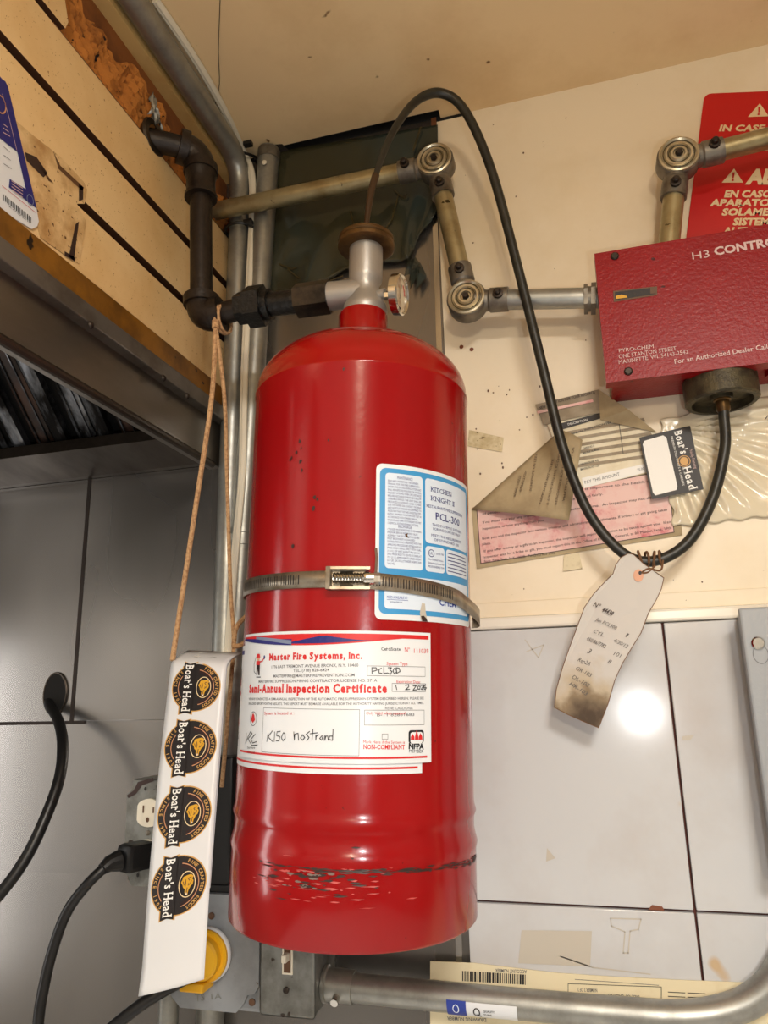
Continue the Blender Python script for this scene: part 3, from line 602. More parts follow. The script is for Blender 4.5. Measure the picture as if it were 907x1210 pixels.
u_, v_ = G(808, 545); p.ring(u_, v_, .0062, .0062, .0008, 'ink_gold', 1, n=20); p.disc(u_, v_, .0042, .0046, 'ink_gold', 1, 12)
bs('PREMIUM DELI MEATS & CHEESES', (792, 516), (806, 574), .0021, 'ink_white', False); bs('Proudly Featuring', (814, 531), (820, 554), .0030, 'ink_worn', False)
p.build(st, {'ink_gold': 'emblem'})
tp = tag(sheetY([pY(x, y, .799) for x, y in [(554, 508), (572, 512), (595, 517), (593, 534), (575, 531), (552, 527)]], .799, 'masking_tape', 'tape', None), 'short strip of yellowed masking tape on the wall right of the cylinder', 'tape')
t2 = tag(sheetY([pY(x, y, .799) for x, y in [(666, 656), (684, 654), (688, 672), (665, 675)]], .7975, 'clear_tape', 'tape', None), 'small piece of clear tape under the lower edge of the pink notice', 'tape')
# plastic bag taped flat on the wall
pc = [onY(x, y, .797) for x, y in [(779, 497), (960, 455), (950, 605), (796, 622)]]
random.seed(11)
def bag(u, v):
    q = pc[0].lerp(pc[1], u).lerp(pc[3].lerp(pc[2], u), v); a = math.atan2(v - .05, u + .04); d = math.hypot(u + .04, v - .05)
    w_ = (abs(math.sin(a * 23 + math.sin(d * 5))) ** 3) * .0042 * min(1, d * 2) + .0018 * math.sin(a * 47 + 2 + d * 9) * min(1, d * 2)
    e = min(u, v, 1 - v) * 9; return q + V((.002 * math.sin(v * 31) * (u < .02), -.0008 - max(0, w_) * min(1, e), .0012 * math.sin(u * 33) * (v > .97 or v < .03)))
o = MB().grid(bag, 70, 56).build('plastic_bag', 'plastic_film', thick=.0003, smooth=80); tag(o, 'creased clear plastic bag taped flat to the wall beneath the control box', 'plastic bag')
pr = Print(planeY(.792)); pr.stroke([pY(x, y, .792) for x, y in [(903, 496), (907, 491), (911, 497), (908, 502)]], .0008, 'ink_black'); o['_b'] = [0, 0, 0]; pr.build(o)

# ================================================================== GREEN PROTECTIVE FILM on the steel behind the cylinder
edge = [(318, 358), (345, 350), (375, 338), (406, 322), (440, 313), (470, 311), (484, 309), (492, 288), (505, 270), (519, 250)]
top = [(326, 180), (348, 176), (370, 172), (392, 169), (414, 165), (436, 162), (458, 158), (480, 154), (500, 151), (517, 148)]
def film(u, v):
    i = min(int(u * 9), 8); f = u * 9 - i; L_ = lambda a: (a[i][0] * (1 - f) + a[i + 1][0] * f, a[i][1] * (1 - f) + a[i + 1][1] * f)
    a, b = L_(top), L_(edge); q = onY(a[0], a[1], .796).lerp(onY(b[0], b[1], .794), v)
    return q + V((0, -.001 - .0035 * abs(math.sin(u * 13 + v * 6)) ** 4 * v - .004 * max(0, v - .8) * 5 * (.5 + .5 * math.sin(u * 40)) * (.3 + u), 0))
gf = MB().grid(film, 60, 30).build('protective_film', 'green_film', thick=.0003, smooth=80); tag(gf, 'dark green protective film wrinkled on the steel behind the valve', 'plastic film'); gf['_b'] = [0, 0, 0]
cr = MB(); random.seed(5)
for k in range(9):
    x0, y0 = 484 + random.uniform(-3, 12), 306 + random.uniform(-4, 4); a = onY(x0, y0, .792); b = onY(x0 + random.uniform(-8, 4), y0 + random.uniform(12, 34), .786); c = onY(x0 + random.uniform(4, 12), y0 + random.uniform(4, 24), .790)
    cr.add([a, b, c, (a + b + c) / 3 + V((0, -.008, 0))], [(0, 1, 3), (1, 2, 3), (2, 0, 3)])
cr.build('peeled_crumple', 'green_film', gf, smooth=0)
pr = Print(planeY(.7905))
for q in [[(470, 232), (467, 245), (462, 262), (450, 276), (444, 285)], [(340, 318), (352, 328), (366, 335), (384, 333)], [(322, 352), (350, 345), (380, 335), (405, 326)], [(466, 225), (472, 231), (478, 234), (480, 230)], [(497, 150), (492, 165), (488, 178)], [(414, 250), (417, 262), (420, 270)], [(330, 312), (345, 318), (350, 316)], [(350, 338), (358, 332), (366, 330)]]:
    pr.stroke([pY(x, y, .7905) for x, y in q], .0018, 'film_dirt')
pr.build(gf, {'film_dirt': 'grease_smear'})

# ================================================================== THE RED CYLINDER
tk = bpy.data.objects.new('suppression_cylinder', None); tk.location = TB; tk.rotation_euler = (0, TILT, 0); tk['_b'] = [0, 0, 0]; C.objects.link(tk)
tag(tk, 'tall glossy red fire suppression cylinder with silver valve, strapped to the wall', 'cylinder')
pf = [(.0985, .02), (.0985, .001), (.1006, -.0005), (TR + .0012, .002), (TR + .0012, .045), (TR + .0012, .0535), (TR + .0024, .0590), (TR + .0010, .0640), (TR - .0002, .070), (TR + .0000, .0785), (TR + .0017, .0830), (TR + .0003, .0880), (TR, .093), (TR, .447), (TR + .0010, .449), (TR + .0010, .4515), (TR - .0003, .453)]
pf += [(TR * math.cos(a * math.pi / 32), .455 + .060 * math.sin(a * math.pi / 32)) for a in range(1, 14)] + [(.0255, .5135), (.0240, .516), (.0240, .520)]
MB().lathe(pf, (0, 0, 0), (0, 0, 1), 96).build('shell', 'tank_red', tk, smooth=50)
MB().lathe([(.0985, .02), (.05, .012), (0, .010)], (0, 0, 0), (0, 0, 1), 48).build('base_dish', 'tank_red', tk)
MB().lathe([(.0240, .505), (.0245, .5195), (.0245, .5440), (.0235, .5465), (0, .5465)], (0, 0, 0), (0, 0, 1), 40).build('neck', 'tank_red', tk)
VX = .002
MB().lathe([(.0215, .546), (.0225, .550), (.0215, .556), (.0150, .566), (.0135, .572), (.0140, .580), (.0165, .584), (.0172, .588), (.0172, .628), (0, .628)], (VX, 0, 0), (0, 0, 1), 36).build('valve_body', 'valve_silver', tk)
m_ = MB(); m_.tube([(0, 0, .573), (-.018, 0, .573), (-.040, 0, .573)], [.0135, .0140, .0150], 20); m_.tube([(.010, 0, .566), (.024, -.003, .566)], .0055, 12); m_.build('outlet_port', 'valve_silver', tk)
MB().lathe([(.0160, .621), (.0270, .621), (.0292, .6225), (.0292, .6265), (.0270, .628), (.0285, .6295), (.0285, .6325), (.0255, .6350), (.012, .638), (.007, .643), (.0055, .648), (0, .648)], (VX, 0, 0), (0, 0, 1), 44).build('cap', 'bronze', tk)
gc = V((.0375, -.004, .562)); gn = V((.98, -.06, -.10)).normalized()
gg = MB(); gg.lathe([(0, -.006), (.015, -.006), (.0205, -.004), (.0205, .0035), (.0190, .0048), (.0175, .0030), (.0175, .0015)], gc, gn, 32); gg.tube([gc - gn * .014, gc - gn * .005], .0045, 6)
go = gg.build('gauge', 'chrome', tk)
MB().lathe([(.0176, .0016), (0, .0016)], gc, gn, 32).build('dial', 'gauge_face', go, smooth=0)
gu = V((0, 0, 1)).cross(gn).normalized(); gv = gn.cross(gu)
p = Print(lambda u, v, k=0: gc + gn * (.0018 + .0002 * k) + gu * u + gv * v)
p.stroke([(0, -.004), (.001, .011)], .0012, 'ink_black'); p.ring(0, 0, .0145, .0145, .0022, 'ink_red', 1, 20, 70, 10); p.ring(0, 0, .0145, .0145, .0022, 'ink_darkbrown', 1, 200, 300, 16); p.build(go, {'ink_black': 'needle'})
# maker's label on the shell
TL = (lambda u, v, k=0: V((math.sin(u / TR) * (TR + .0002 + .0002 * k), -math.cos(u / TR) * (TR + .0002 + .0002 * k), v)))
p = Print(TL); u0, u1, v0, v1 = .0438, .158, .2335, .3600
p.rrect(u0, v0, u1, v1, .005, 'paper_white', 1, 30); p.rrect(u0 + .003, v0 + .0045, u1 - .003, v1 - .0035, .005, 'ink_sky', 2, 30)
p.rrect(u0 + .0075, .2740, u0 + .0410, v1 - .0075, .003, 'ink_paleblue', 3, 14); p.rrect(u0 + .0435, .2975, u1 - .008, v1 - .0075, .003, 'ink_paleblue', 3, 20); p.rrect(u0 + .0435, .2740, u0 + .0650, .2950, .003, 'ink_paleblue', 3, 10); p.rrect(u0 + .0670, .2740, u1 - .008, .2950, .003, 'ink_paleblue', 3, 12)
p.rrect(u0 + .0075, v0 + .0085, u1 - .008, .2680, .003, 'ink_paleblue', 3, 24)
para = '''READ AND UNDERSTAND THE OWNER'S|MANUAL FOR THIS FIRE SUPPRESSION|SYSTEM. THE EXTINGUISHING SYSTEM AND|SHALL BE INSPECTED MONTHLY OR AT MORE|FREQUENT INTERVALS WHEN CIRCUMSTANCES|REQUIRE. RECHARGE IF PRESSURE IS BELOW|OPERABLE RANGE. THE UNIT SHALL BE|PRESSURIZED AS INTENDED. CHECK TO MAKE|SURE THE TAMPER SEAL IS INTACT. THE PIPING|AND NOZZLES SHOULD BE EXAMINED TO|ASCERTAIN THAT THEY ARE UNOBSTRUCTED.|INSTALL, INSPECT, MAINTAIN AND TEST IN|ACCORDANCE WITH OWNERS MANUAL,|PIN 551274 AND NFPA 17A STANDARD FOR WET|CHEMICAL EXTINGUISHING SYSTEMS.|#RECHARGE|CYLINDER MUST BE RELIEVED OF REMAINING|PRESSURE BEFORE REMOVING VALVE|ASSEMBLY. THE RECHARGE PROCEDURE|MUST BE DONE BY A QUALIFIED|DISTRIBUTOR IN ACCORDANCE WITH THE|APPROVED PROCEDURES ESTABLISHED BY|PYRO-CHEM. REFILL ONLY WITH 3 GAL.|(11.4 L) OF WET AGENT PIN 551194|AND PRESSURIZE TO 225 PSI (15.5 BAR) AT|70 F (21 C). APPROXIMATE GROSS WEIGHT|53.7 LBS. (24.3 KG) (CYLINDER, AGENT AND|VALVE).'''.split('|')
a0 = u0 + .0095; a1 = u0 + .0392; p.text('MAINTENANCE', (a0 + .008, .3478), (a1 - .008, .3478), .0024, 'ink_navy', 4)
for i, t in enumerate(para):
    z = .3450 - i * .00252; 
    if t[0] == '#': p.text(t[1:], (a0 + .009, z), (a1 - .009, z), .0023, 'ink_navy', 4)
    else: p.text(t, (a0, z), (a1 if len(t) > 32 else a0 + (a1 - a0) * max(.22, min(1, len(t) / 34)), z), .00165, 'ink_navy', 4)
b0 = u0 + .0435
for t, x, w_, z, h, bo in [('KITCHEN', .0060, .026, .3418, .0040, 0), ('KNIGHT II', .0060, .030, .3340, .0040, 0), ('RESTAURANT FIRE SUPPRESSION', .0012, .050, .3275, .0026, 0), ('PCL-300', .0110, .034, .3185, .0060, .01), ('THIS SYSTEM IS SUITABLE', .0070, .042, .3125, .0022, 0), ('FOR INDOOR USE ONLY', .0080, .038, .3090, .0022, 0), ('MEETS THE REQUIREMENTS', .0060, .042, .3035, .0022, 0), ('OF STANDARD 300', .0090, .034, .3000, .0022, 0), ('LISTED 1780', .0110, .009, .2888, .0016, 0), ('Wet Chemical Solution', .0025, .017, .2835, .0016, 0), ('Extinguishing System Unit', .0025, .018, .2805, .0016, 0), ('PRE-ENGINEERED TYPE', .0025, .018, .2775, .0016, 0)]:
    (p.serif if t.startswith('K') else p.text)(t, (b0 + x, z), (b0 + x + w_, z), h, 'ink_navy', 4, bo)
p.ring(b0 + .006, .2893, .0032, .0032, .0006, 'ink_navy', 4, n=20); p.text('UL', (b0 + .0042, .2882), (b0 + .0075, .2882), .0022, 'ink_navy', 4)
for k in range(6): p.rect(u0 + .0690, .2765 + k * .003, u1 - .012, .2772 + k * .003, 'ink_navy', 4, 6)
p.text('PYRO-CHEM SERVICE', (u0 + .011, .2560), (u0 + .026, .2560), .0016, 'ink_navy', 4); p.text('MSDS AVAILABLE AT:', (u0 + .0095, .2500), (u0 + .027, .2500), .0022, 'ink_blue', 4); p.text('www.pyrochem.com', (u0 + .012, .2470), (u0 + .022, .2470), .0014, 'ink_navy', 4); p.rect(u0 + .0095, .2490, u0 + .027, .2493, 'ink_blue', 4, 4)
p.text('PYRO', (u0 + .052, .2545), (u0 + .083, .2545), .0058, 'ink_navy', 4, .04, .2); p.text('CHEM', (u0 + .058, .2475), (u0 + .080, .2475), .0056, 'ink_blue', 4, .02)
p.poly([(u0 + .0385, .2345), (u0 + .0375, .2400), (u0 + .0395, .2480), (u0 + .0425, .2475), (u0 + .0430, .2420), (u0 + .0445, .2345)], 'ink_stain', 5); p.poly([(u0 + .0395, .2335), (u0 + .0385, .2375), (u0 + .041, .2380), (u0 + .0435, .2360), (u0 + .045, .2335)], 'ink_scuff', 6)
p.stroke([(u0 + .0005, .270), (u0 + .001, .282), (u0 + .0003, .289)], .0022, 'ink_brown', 5); p.poly([(u0 + .024, .302), (u0 + .027, .3035), (u0 + .0262, .3015), (u0 + .028, .2995), (u0 + .025, .3003)], 'ink_brown', 5)
p.build(tk, {'paper_white': 'label_border', 'ink_sky': 'label_field', 'ink_paleblue': 'label_panel', 'ink_stain': 'label_tear', 'ink_scuff': 'label_tear', 'ink_brown': 'rust_mark'})
# scuffs on the foot ring and chips in the paint
pr = Print(lambda u, v, k=0: V((math.sin(u / TR) * (TR + .00145 + .0002 * k), -math.cos(u / TR) * (TR + .00145 + .0002 * k), v))); random.seed(21)
for i in range(230):
    u = random.gauss(.0, .030) if i < 90 else random.uniform(-.05, .155); v = random.gauss(.046, .007) if i < 90 else .0555 - .045 * max(0, u) + random.gauss(0, .0012)
    L_ = random.uniform(.002, .012 if i < 90 else .016); h = random.uniform(.0002, .0008)
    ink = 'ink_redscuff' if i < 90 and random.random() < .6 else 'ink_scuff'
    pr.poly([(u, v), (u + L_ * .4, v + h), (u + L_, v + h * .3), (u + L_ * .6, v - h)], ink, 1)
for (cu, cv, n, s_) in [(.000, .0505, 16, .006), (.012, .0500, 10, .008), (-.006, .0430, 16, .008)]:
    for i in range(n):
        u, v, r = cu + random.gauss(0, s_), cv + random.gauss(0, .0012), random.uniform(.0006, .0022); pr.poly([(u + r * 1.8 * math.cos(a), v + r * .45 * math.sin(a) * random.uniform(.6, 1.3)) for a in (0, 1, 2, 3, 4, 5)], 'ink_scuff' if random.random() < .75 else 'ink_greyscuff', 2)
pr.build(tk, {'ink_scuff': 'scuff', 'ink_redscuff': 'scuff', 'ink_greyscuff': 'scuff'})
pr = Print(TL)
for x, y, s_ in [(354, 522, 1.2), (350, 535, 1), (355, 545, 1.4), (357, 556, 1.1), (343, 543, 1), (372, 588, 1.2), (371, 601, 1.5), (346, 645, 1.2), (388, 520, .7), (356, 530, .8), (375, 590, .8), (345, 541, .9), (406, 436, 1)]:
    u, v = hitT(x, y); pr.poly([(u + .0012 * s_ * math.cos(a) * random.uniform(.5, 1.3), v + .0018 * s_ * math.sin(a) * random.uniform(.5, 1.3)) for a in (0, 1, 2, 3, 4, 5)], 'ink_scuff', 1)
pr.build(tk, {'ink_scuff': 'paint_chip'})

# inspection certificates
def certificate(label, ua, va, ub, vb, lay, full):
    t_ = thing('inspection_certificate', tw(0, va, TR + .001), label, 'certificate', None)
    MB().grid(lambda i, j: tankfn(ua + (ub - ua) * i, va + (vb - va) * j, lay), 40, 1).build('sheet', 'paper_white', t_, smooth=80)
    K = lay + 1; p = Print(tankfn); w_ = ub - ua; h_ = vb - va
    p.rect(ua + .003, va + .0035, ub - .004, va + .0050, 'ink_red', K, 40)
    if not full:
        p.rect(ua + .003, vb - .0075, ua + .02, vb - .0040, 'ink_navy', K, 6); p.text('Semi-', (ua + .003, va + .055), (ua + .012, va + .055), .0050, 'ink_red', K, .05); p.disc(ua + .0050, va + .033, .0028, .0036, 'ink_red', K)
        p.text('RC', (ua + .004, va + .018), (ua + .012, va + .020), .0060, 'ink_black', K); p.text('Service', (ua + .004, va + .014), (ua + .010, va + .014), .0016, 'ink_black', K)
        p.disc(ua + .0065, va + .072, .003, .006, 'ink_grey', K); p.disc(ua + .0070, va + .066, .002, .004, 'ink_red', K)
        p.build(t_); return t_
    z = lambda X, Y_: hitT(270 + X * 250 / 907, 740 + Y_ * 190 / 689)
    top_ = vb - .0022
    n = 30
    def band(u): return top_ - .0088 * (.35 + .65 * math.sin(min(1, u * 1.15) * 3.1416) ** 1) 
    us = [ua + .002 + (w_ - .004) * i / n for i in range(n + 1)]
    def strip(i0, i1, f0, f1, ink, k):
        vs = [];
        for i in range(i0, i1 + 1): b_ = band(i / n); t = top_; vs += [(us[i], b_ + (t - b_) * f0(i / n)), (us[i], b_ + (t - b_) * f1(i / n))]
        p.raw(vs, [(2 * i, 2 * i + 2, 2 * i + 3, 2 * i + 1) for i in range(i1 - i0)], ink, k)
    strip(0, n, lambda t: 0, lambda t: 1, 'ink_red', K); strip(0, 11, lambda t: .0, lambda t: .55, 'ink_navy', K + 1); strip(4, 11, lambda t: max(0, .55 - (t - .13) * 2), lambda t: .9 - (t - .13) * 2.0, 'ink_bluegrey', K + 2); strip(10, 22, lambda t: .15, lambda t: .15 + max(0, .7 - abs(t - .52) * 3.6), 'ink_navy', K + 1)
    T = lambda t, a, b, h, ink='ink_black', bo=0, sh=0, ser=False: (p.serif(t, z(*a), z(*b), h, ink, K, bo) if ser else p.text(t, z(*a), z(*b), h, ink, K, bo, sh))
    T('Master Fire Systems, Inc.', (182, 146), (572, 139), .0050, 'ink_red', .045, 0, True)
    T('1776 EAST TREMONT AVENUE BRONX, N.Y. 10460', (192, 181), (556, 173), .0022, 'ink_grey', .01); T('TEL. (718) 828-6424', (283, 196), (434, 193), .0022, 'ink_grey', .01)
    T('MASTERFIRE@MASTERFIREPREVENTION.COM', (200, 220), (540, 215), .0022, 'ink_grey', .01); T('MASTER FIRE SUPPRESSION PIPING CONTRACTOR LICENSE NO. 371A', (138, 243), (634, 238), .0022, 'ink_grey', .01)
    T('Semi-Annual Inspection Certificate', (98, 284), (676, 283), .0061, 'ink_red', .05, 0, True)
    T('WE HAVE CONDUCTED A SEMI-ANNUAL INSPECTION OF THE AUTOMATIC FIRE SUPPRESSION SYSTEM DESCRIBED HEREIN. PLEASE SEE', (96, 316), (830, 313), .0018, 'ink_grey', .01); T('ENCLOSED REPORT FOR THE RESULTS. THIS REPORT MUST BE MADE AVAILABLE FOR THE AUTHORITY HAVING JURISDICTION AT ALL TIMES.', (96, 336), (830, 333), .0018, 'ink_grey', .01)
    T('Certificate', (652, 104), (732, 105), .0024, 'ink_black', .01, 0, True); T('Nº', (750, 110), (771, 110), .0034, 'ink_red'); T('111039', (789, 115), (850, 116), .0034, 'ink_red')
    T('System Type', (674, 167), (762, 168), .0024, 'ink_red'); T('Expiration Date:', (716, 243), (816, 245), .0022, 'ink_red'); T('System is located at :', (162, 379), (287, 378), .0023, 'ink_red'); T('Only Valid when stamped', (588, 378), (752, 378), .0022, 'ink_red')
    T('RENE CARDONA', (668, 356), (784, 356), .0020, 'ink_grey'); T('B-11 82861683', (634, 386), (790, 384), .0024, 'ink_grey'); T('Mark Here if the System is', (576, 500), (750, 502), .0020, 'ink_red'); T('NON-COMPLIANT', (577, 525), (750, 526), .0031, 'ink_red', .02, 0, True)
    def fr(a, b, ink='ink_grey', w=.0003): (x0, y0), (x1, y1) = z(*a), z(*b); p.frame(min(x0, x1), min(y0, y1), max(x0, x1), max(y0, y1), w, ink, K, 16)
    fr((592, 213), (836, 174)); fr((696, 280), (838, 246)); fr((150, 538), (562, 356)); fr((580, 424), (832, 358)); fr((654, 484), (680, 460))
    H_ = lambda pts, w=.0006: p.stroke([z(*q) for q in pts], w, 'ink_black', K + 1)
    # pen writing
    H_([(612, 177), (613, 205)]); H_([(612, 178), (630, 178), (634, 188), (616, 194)]); H_([(652, 180), (642, 186), (642, 200), (654, 202)]); H_([(662, 176), (662, 203), (678, 200)]); H_([(680, 178), (694, 178), (687, 188), (696, 194), (690, 206), (680, 202)]); H_([(706, 180), (700, 192), (706, 204), (716, 196), (712, 182), (706, 180)]); H_([(714, 178), (716, 202), (730, 194), (726, 180), (714, 178)])
    H_([(712, 252), (716, 272)]); H_([(752, 254), (766, 250), (766, 260), (752, 272), (770, 270)]); H_([(784, 256), (798, 254), (784, 274), (800, 272)]); H_([(806, 256), (802, 268), (812, 270), (814, 258), (806, 256)]); H_([(816, 254), (830, 252), (818, 270), (828, 272)]); H_([(836, 250), (828, 262), (834, 272), (840, 264), (832, 262)])
    H_([(178, 460), (173, 494)]); H_([(196, 448), (178, 474), (198, 494)]); H_([(206, 452), (204, 494)]); H_([(230, 450), (216, 452), (214, 468), (228, 472), (224, 490), (212, 490)]); H_([(242, 456), (234, 476), (240, 490), (250, 480), (248, 458), (242, 456)])
    H_([(286, 452), (288, 488), (290, 462), (304, 458), (306, 488)]); H_([(322, 464), (314, 478), (322, 488), (332, 476), (322, 464)]); H_([(352, 450), (338, 462), (350, 476), (340, 490)]); H_([(366, 440), (362, 488)]); H_([(354, 460), (384, 456)]); H_([(378, 466), (378, 488), (380, 470), (390, 464)]); H_([(404, 468), (394, 480), (402, 488), (408, 470), (410, 488)]); H_([(416, 468), (416, 488), (420, 470), (428, 470), (430, 488)]); H_([(450, 440), (448, 488), (432, 484), (436, 470), (448, 470)])
    H_([(88, 458), (84, 500), (92, 478), (104, 452), (112, 460), (94, 482), (110, 510), (134, 508)]); H_([(124, 462), (106, 484), (114, 500), (130, 494)]); T('Service', (90, 524), (122, 524), .0018); T('Technician', (90, 544), (122, 544), .0018)
    # round badge, corner illustration and square fire mark
    u, v = z(115, 396); p.ring(u, v, .0052, .0090 * .62, .0005, 'ink_grey', K, n=24); p.poly([(u - .003, v - .001), (u - .0015, v + .003), (u, v + .0045), (u + .0018, v + .0025), (u + .003, v - .001), (u, v - .0032)], 'ink_red', K + 1)
    u, v = z(136, 172); p.poly([(u - .0022, v - .007), (u - .0026, v + .003), (u + .0022, v + .004), (u + .0026, v - .007), (u + .0008, v - .007), (u, v - .002), (u - .0008, v - .007)], 'ink_darkbrown', K); p.poly([(u - .0026, v + .001), (u - .0028, v + .0042), (u + .0024, v + .0042), (u + .0028, v + .001)], 'ink_red', K + 1); p.disc(u + .0002, v + .0062, .0018, .0020, 'ink_skin', K + 1, 14); p.poly([(u - .0028, v + .0068), (u - .0018, v + .0098), (u + .002, v + .0098), (u + .003, v + .0068)], 'ink_red', K + 2); p.stroke([(u + .0025, v + .0035), (u + .0055, v + .004), (u + .0075, v + .0065)], .0010, 'ink_red', K); p.disc(u + .0078, v + .007, .001, .0016, 'ink_navy', K, 10)
    p.stroke([(u - .003, v - .006), (u - .006, v - .004), (u - .0065, v + .002), (u - .004, v + .007)], .0006, 'ink_grey', K); p.stroke([(u - .002, v - .0085), (u + .004, v - .0085)], .0008, 'ink_grey', K)
    (x0, y0), (x1, y1) = z(766, 502), z(830, 444); xx0, yy0, xx1, yy1 = x0, y0, x1, y1
    p.rrect(xx0, yy0, xx1, yy1, .002, 'ink_black', K, 8); p.rrect(xx0 + .0014, yy0 - .0001, xx1 - .0014, yy1 - .0014, .0016, 'paper_white', K + 1, 8); c_ = (xx0 + xx1) / 2
    for dx, h in [(-.0035, .006), (0, .009), (.0033, .0065)]: p.poly([(c_ + dx - .0016, yy0 + .0026), (c_ + dx + .0016, yy0 + .0026), (c_ + dx + .0014, yy0 + .005), (c_ + dx, yy0 + h + .001), (c_ + dx - .0015, yy0 + .005)], 'ink_red', K + 2)
    T('NFPA', (766, 524), (830, 526), .0040, 'ink_black', .05); T('MEMBER', (768, 540), (828, 542), .0022, 'ink_black')
    p.build(t_, {'paper_white': 'emblem'}); return t_
certificate('lower inspection certificate mostly hidden under another on the red cylinder', -.1130, .1195, .0835, .2160, 0, False)
certificate('front inspection certificate with pen-written entries and red heading on the cylinder', -.0880, .1270, .0910, .2245, 6, True)

# worm-drive strap clamp
cl = thing('hose_clamp', tw(0, .262, TR), 'slotted steel worm-drive clamp band around the red cylinder', 'clamp')
def cz(th): return .2645 - .0012 * math.sin(th * 1.1) - .010 * max(0, th) ** 2 * .5
def band(th):
    if th < 1.25: return tw(th, cz(th), TR + .0022)
    t = (th - 1.25); c0 = tw(1.25, cz(1.25), TR + .0022); d_ = (tw(1.26, cz(1.26), TR + .0022) - c0).normalized(); 
    return c0 + d_ * (.024 * math.sin(min(t, 3.2) * .95) / 1 + 0) * 1.35 + TY * (.016 * (1 - math.cos(min(t, 3.2) * .95))) * 1.0 + TA * (-.011 * t * .42)
ths = [-2.4 + i * .05 for i in range(73)] + [1.25 + i * .15 for i in range(20)]
vs = []
for th in ths:
    q = band(th); vs += [q + TA * .0066, q - TA * .0066]
MB().add(vs, [(2 * i, 2 * i + 2, 2 * i + 3, 2 * i + 1) for i in range(len(ths) - 1)]).build('band', 'steel_clamp', cl, thick=.0009, smooth=60)
sl = MB()
for i in range(92):
    th = -.95 + i * .0235
    if -.16 < th < .17 or th > 1.16: continue
    a, b = tw(th, cz(th), TR + .00275), tw(th + .009, cz(th + .009), TR + .00275); sl.quad(a + TA * .0038, b + TA * .0042, b - TA * .0034, a - TA * .0038)
o = sl.build('slot', 'seam_dark', cl, smooth=0); o['kind'] = 'stuff'
hu0, hz = hitT(412, 688); th0, th1 = -.19 + .075, .19 + .075
th0 = hitT(389, 688)[0] / TR; th1 = hitT(440, 690)[0] / TR; hz = cz(.1)
m_ = MB()
def cbox(ta, tb, za, zb, ra, rb, m_):
    ps = [tw(t, z_, r_) for r_ in (ra, rb) for z_ in (za, zb) for t in (ta, tb)]; m_.add(ps, [(0, 1, 3, 2), (4, 5, 7, 6), (0, 1, 5, 4), (2, 3, 7, 6), (0, 2, 6, 4), (1, 3, 7, 5)])
cbox(th0, th1 - .03, hz - .0088, hz - .0068, TR + .002, TR + .011, m_); cbox(th0, th1 - .03, hz + .0068, hz + .0088, TR + .002, TR + .011, m_); cbox(th0, th0 + .03, hz - .0088, hz + .0088, TR + .002, TR + .0115, m_); cbox(th0, th1 - .06, hz - .0088, hz + .0088, TR + .002, TR + .0035, m_)
ho = m_.build('screw_housing', 'steel_clamp', cl, smooth=30)
q0, q1 = tw(th0 + .045, hz, TR + .008), tw(th1 + .0, hz, TR + .008)
pts = []; rr = []
for i in range(29): t = i / 28; pts.append(q0.lerp(q1, t)); rr.append(.0050 if i > 21 else (.0046 if i % 2 else .0037))
MB().tube(pts, rr, 14).build('screw', 'chrome', ho)
hexa(MB(), q1, q1 + (q1 - q0).normalized() * .005, .0046).build('hex_head', 'steel_clamp', ho)

# ================================================================== BLACK IRON DISCHARGE PIPE
bp = thing('discharge_pipe', (-.37, .645, .40), 'black iron discharge pipe from the valve up to the torn slat wall', 'pipe')
TF = lambda x, y, z: TB + TX * x + TY * y + TA * z
A = TF(-.040, 0, .573); B = TF(-.1655, -.0, .5735); E1 = onY(238, 378, .642); E2 = onY(237, 182, .642); FL = onX(183, 162, SX)
dx = (E1 - A).normalized()
hexa(MB(), TF(-.036, 0, .573), TF(-.072, 0, .573), .0182).build('hex_coupling', 'brown_hex', bp)
MB().tube([TF(-.070, 0, .573), TF(-.105, 0, .5735)], .0128, 18).build('nipple', 'black_tar', bp)
m_ = MB(); hexa(m_, TF(-.109, 0, .5735), TF(-.127, 0, .5735), .0225); m_.tube([TF(-.102, 0, .5735), TF(-.112, 0, .5735)], .0165, 16); hexa(m_, TF(-.126, 0, .5735), TF(-.139, 0, .5735), .0175); m_.build('union', 'black_tar', bp)
pe = TF(-.137, 0, .5735)
MB().tube([pe, E1 + (pe - E1) * .2], .0118, 18).build('nipple', 'black_iron', bp)
up_ = (E2 - E1).normalized(); rt = (pe - E1).normalized()
def elbow(a, c, b, r, name='elbow'):
    pth = bend([a, c, b], .021, 10); m_ = MB(); m_.tube(pth, r, 22); 
    for e, f in ((a, c), (b, c)): d_ = (V(f) - V(e)).normalized(); m_.tube([V(e) - d_ * .001, V(e) + d_ * .009], r + .0028, 22)
    return m_.build(name, 'black_iron', bp)
elbow(E1 + rt * .024, E1, E1 + up_ * .026, .0165)
MB().tube([E1 + up_ * .02, E2 - up_ * .02], .0122, 20).build('riser', 'black_iron', bp)
lf = (FL - E2).normalized()
elbow(E2 + lf * .024, E2, E2 - up_ * .026, .0165)
MB().tube([E2 - up_ * .024, E2 - up_ * .030, E2 - up_ * .034, E2 - up_ * .052, E2 - up_ * .056, E2 - up_ * .060], [.0178, .0178, .0162, .0162, .0182, .0182], 20).build('reducer', 'black_iron', bp)
MB().tube([E2 + lf * .02, FL - V((.01, 0, 0))], .0125, 18).build('nipple', 'black_iron', bp)
MB().lathe([(.013, 0), (.020, 0), (.021, -.003), (.016, -.010), (.013, -.012)], FL + V((.001, 0, 0)), -V((-1, 0, 0)), 24).build('collar', 'brown_hex', bp)
sh = MB(); random.seed(4)
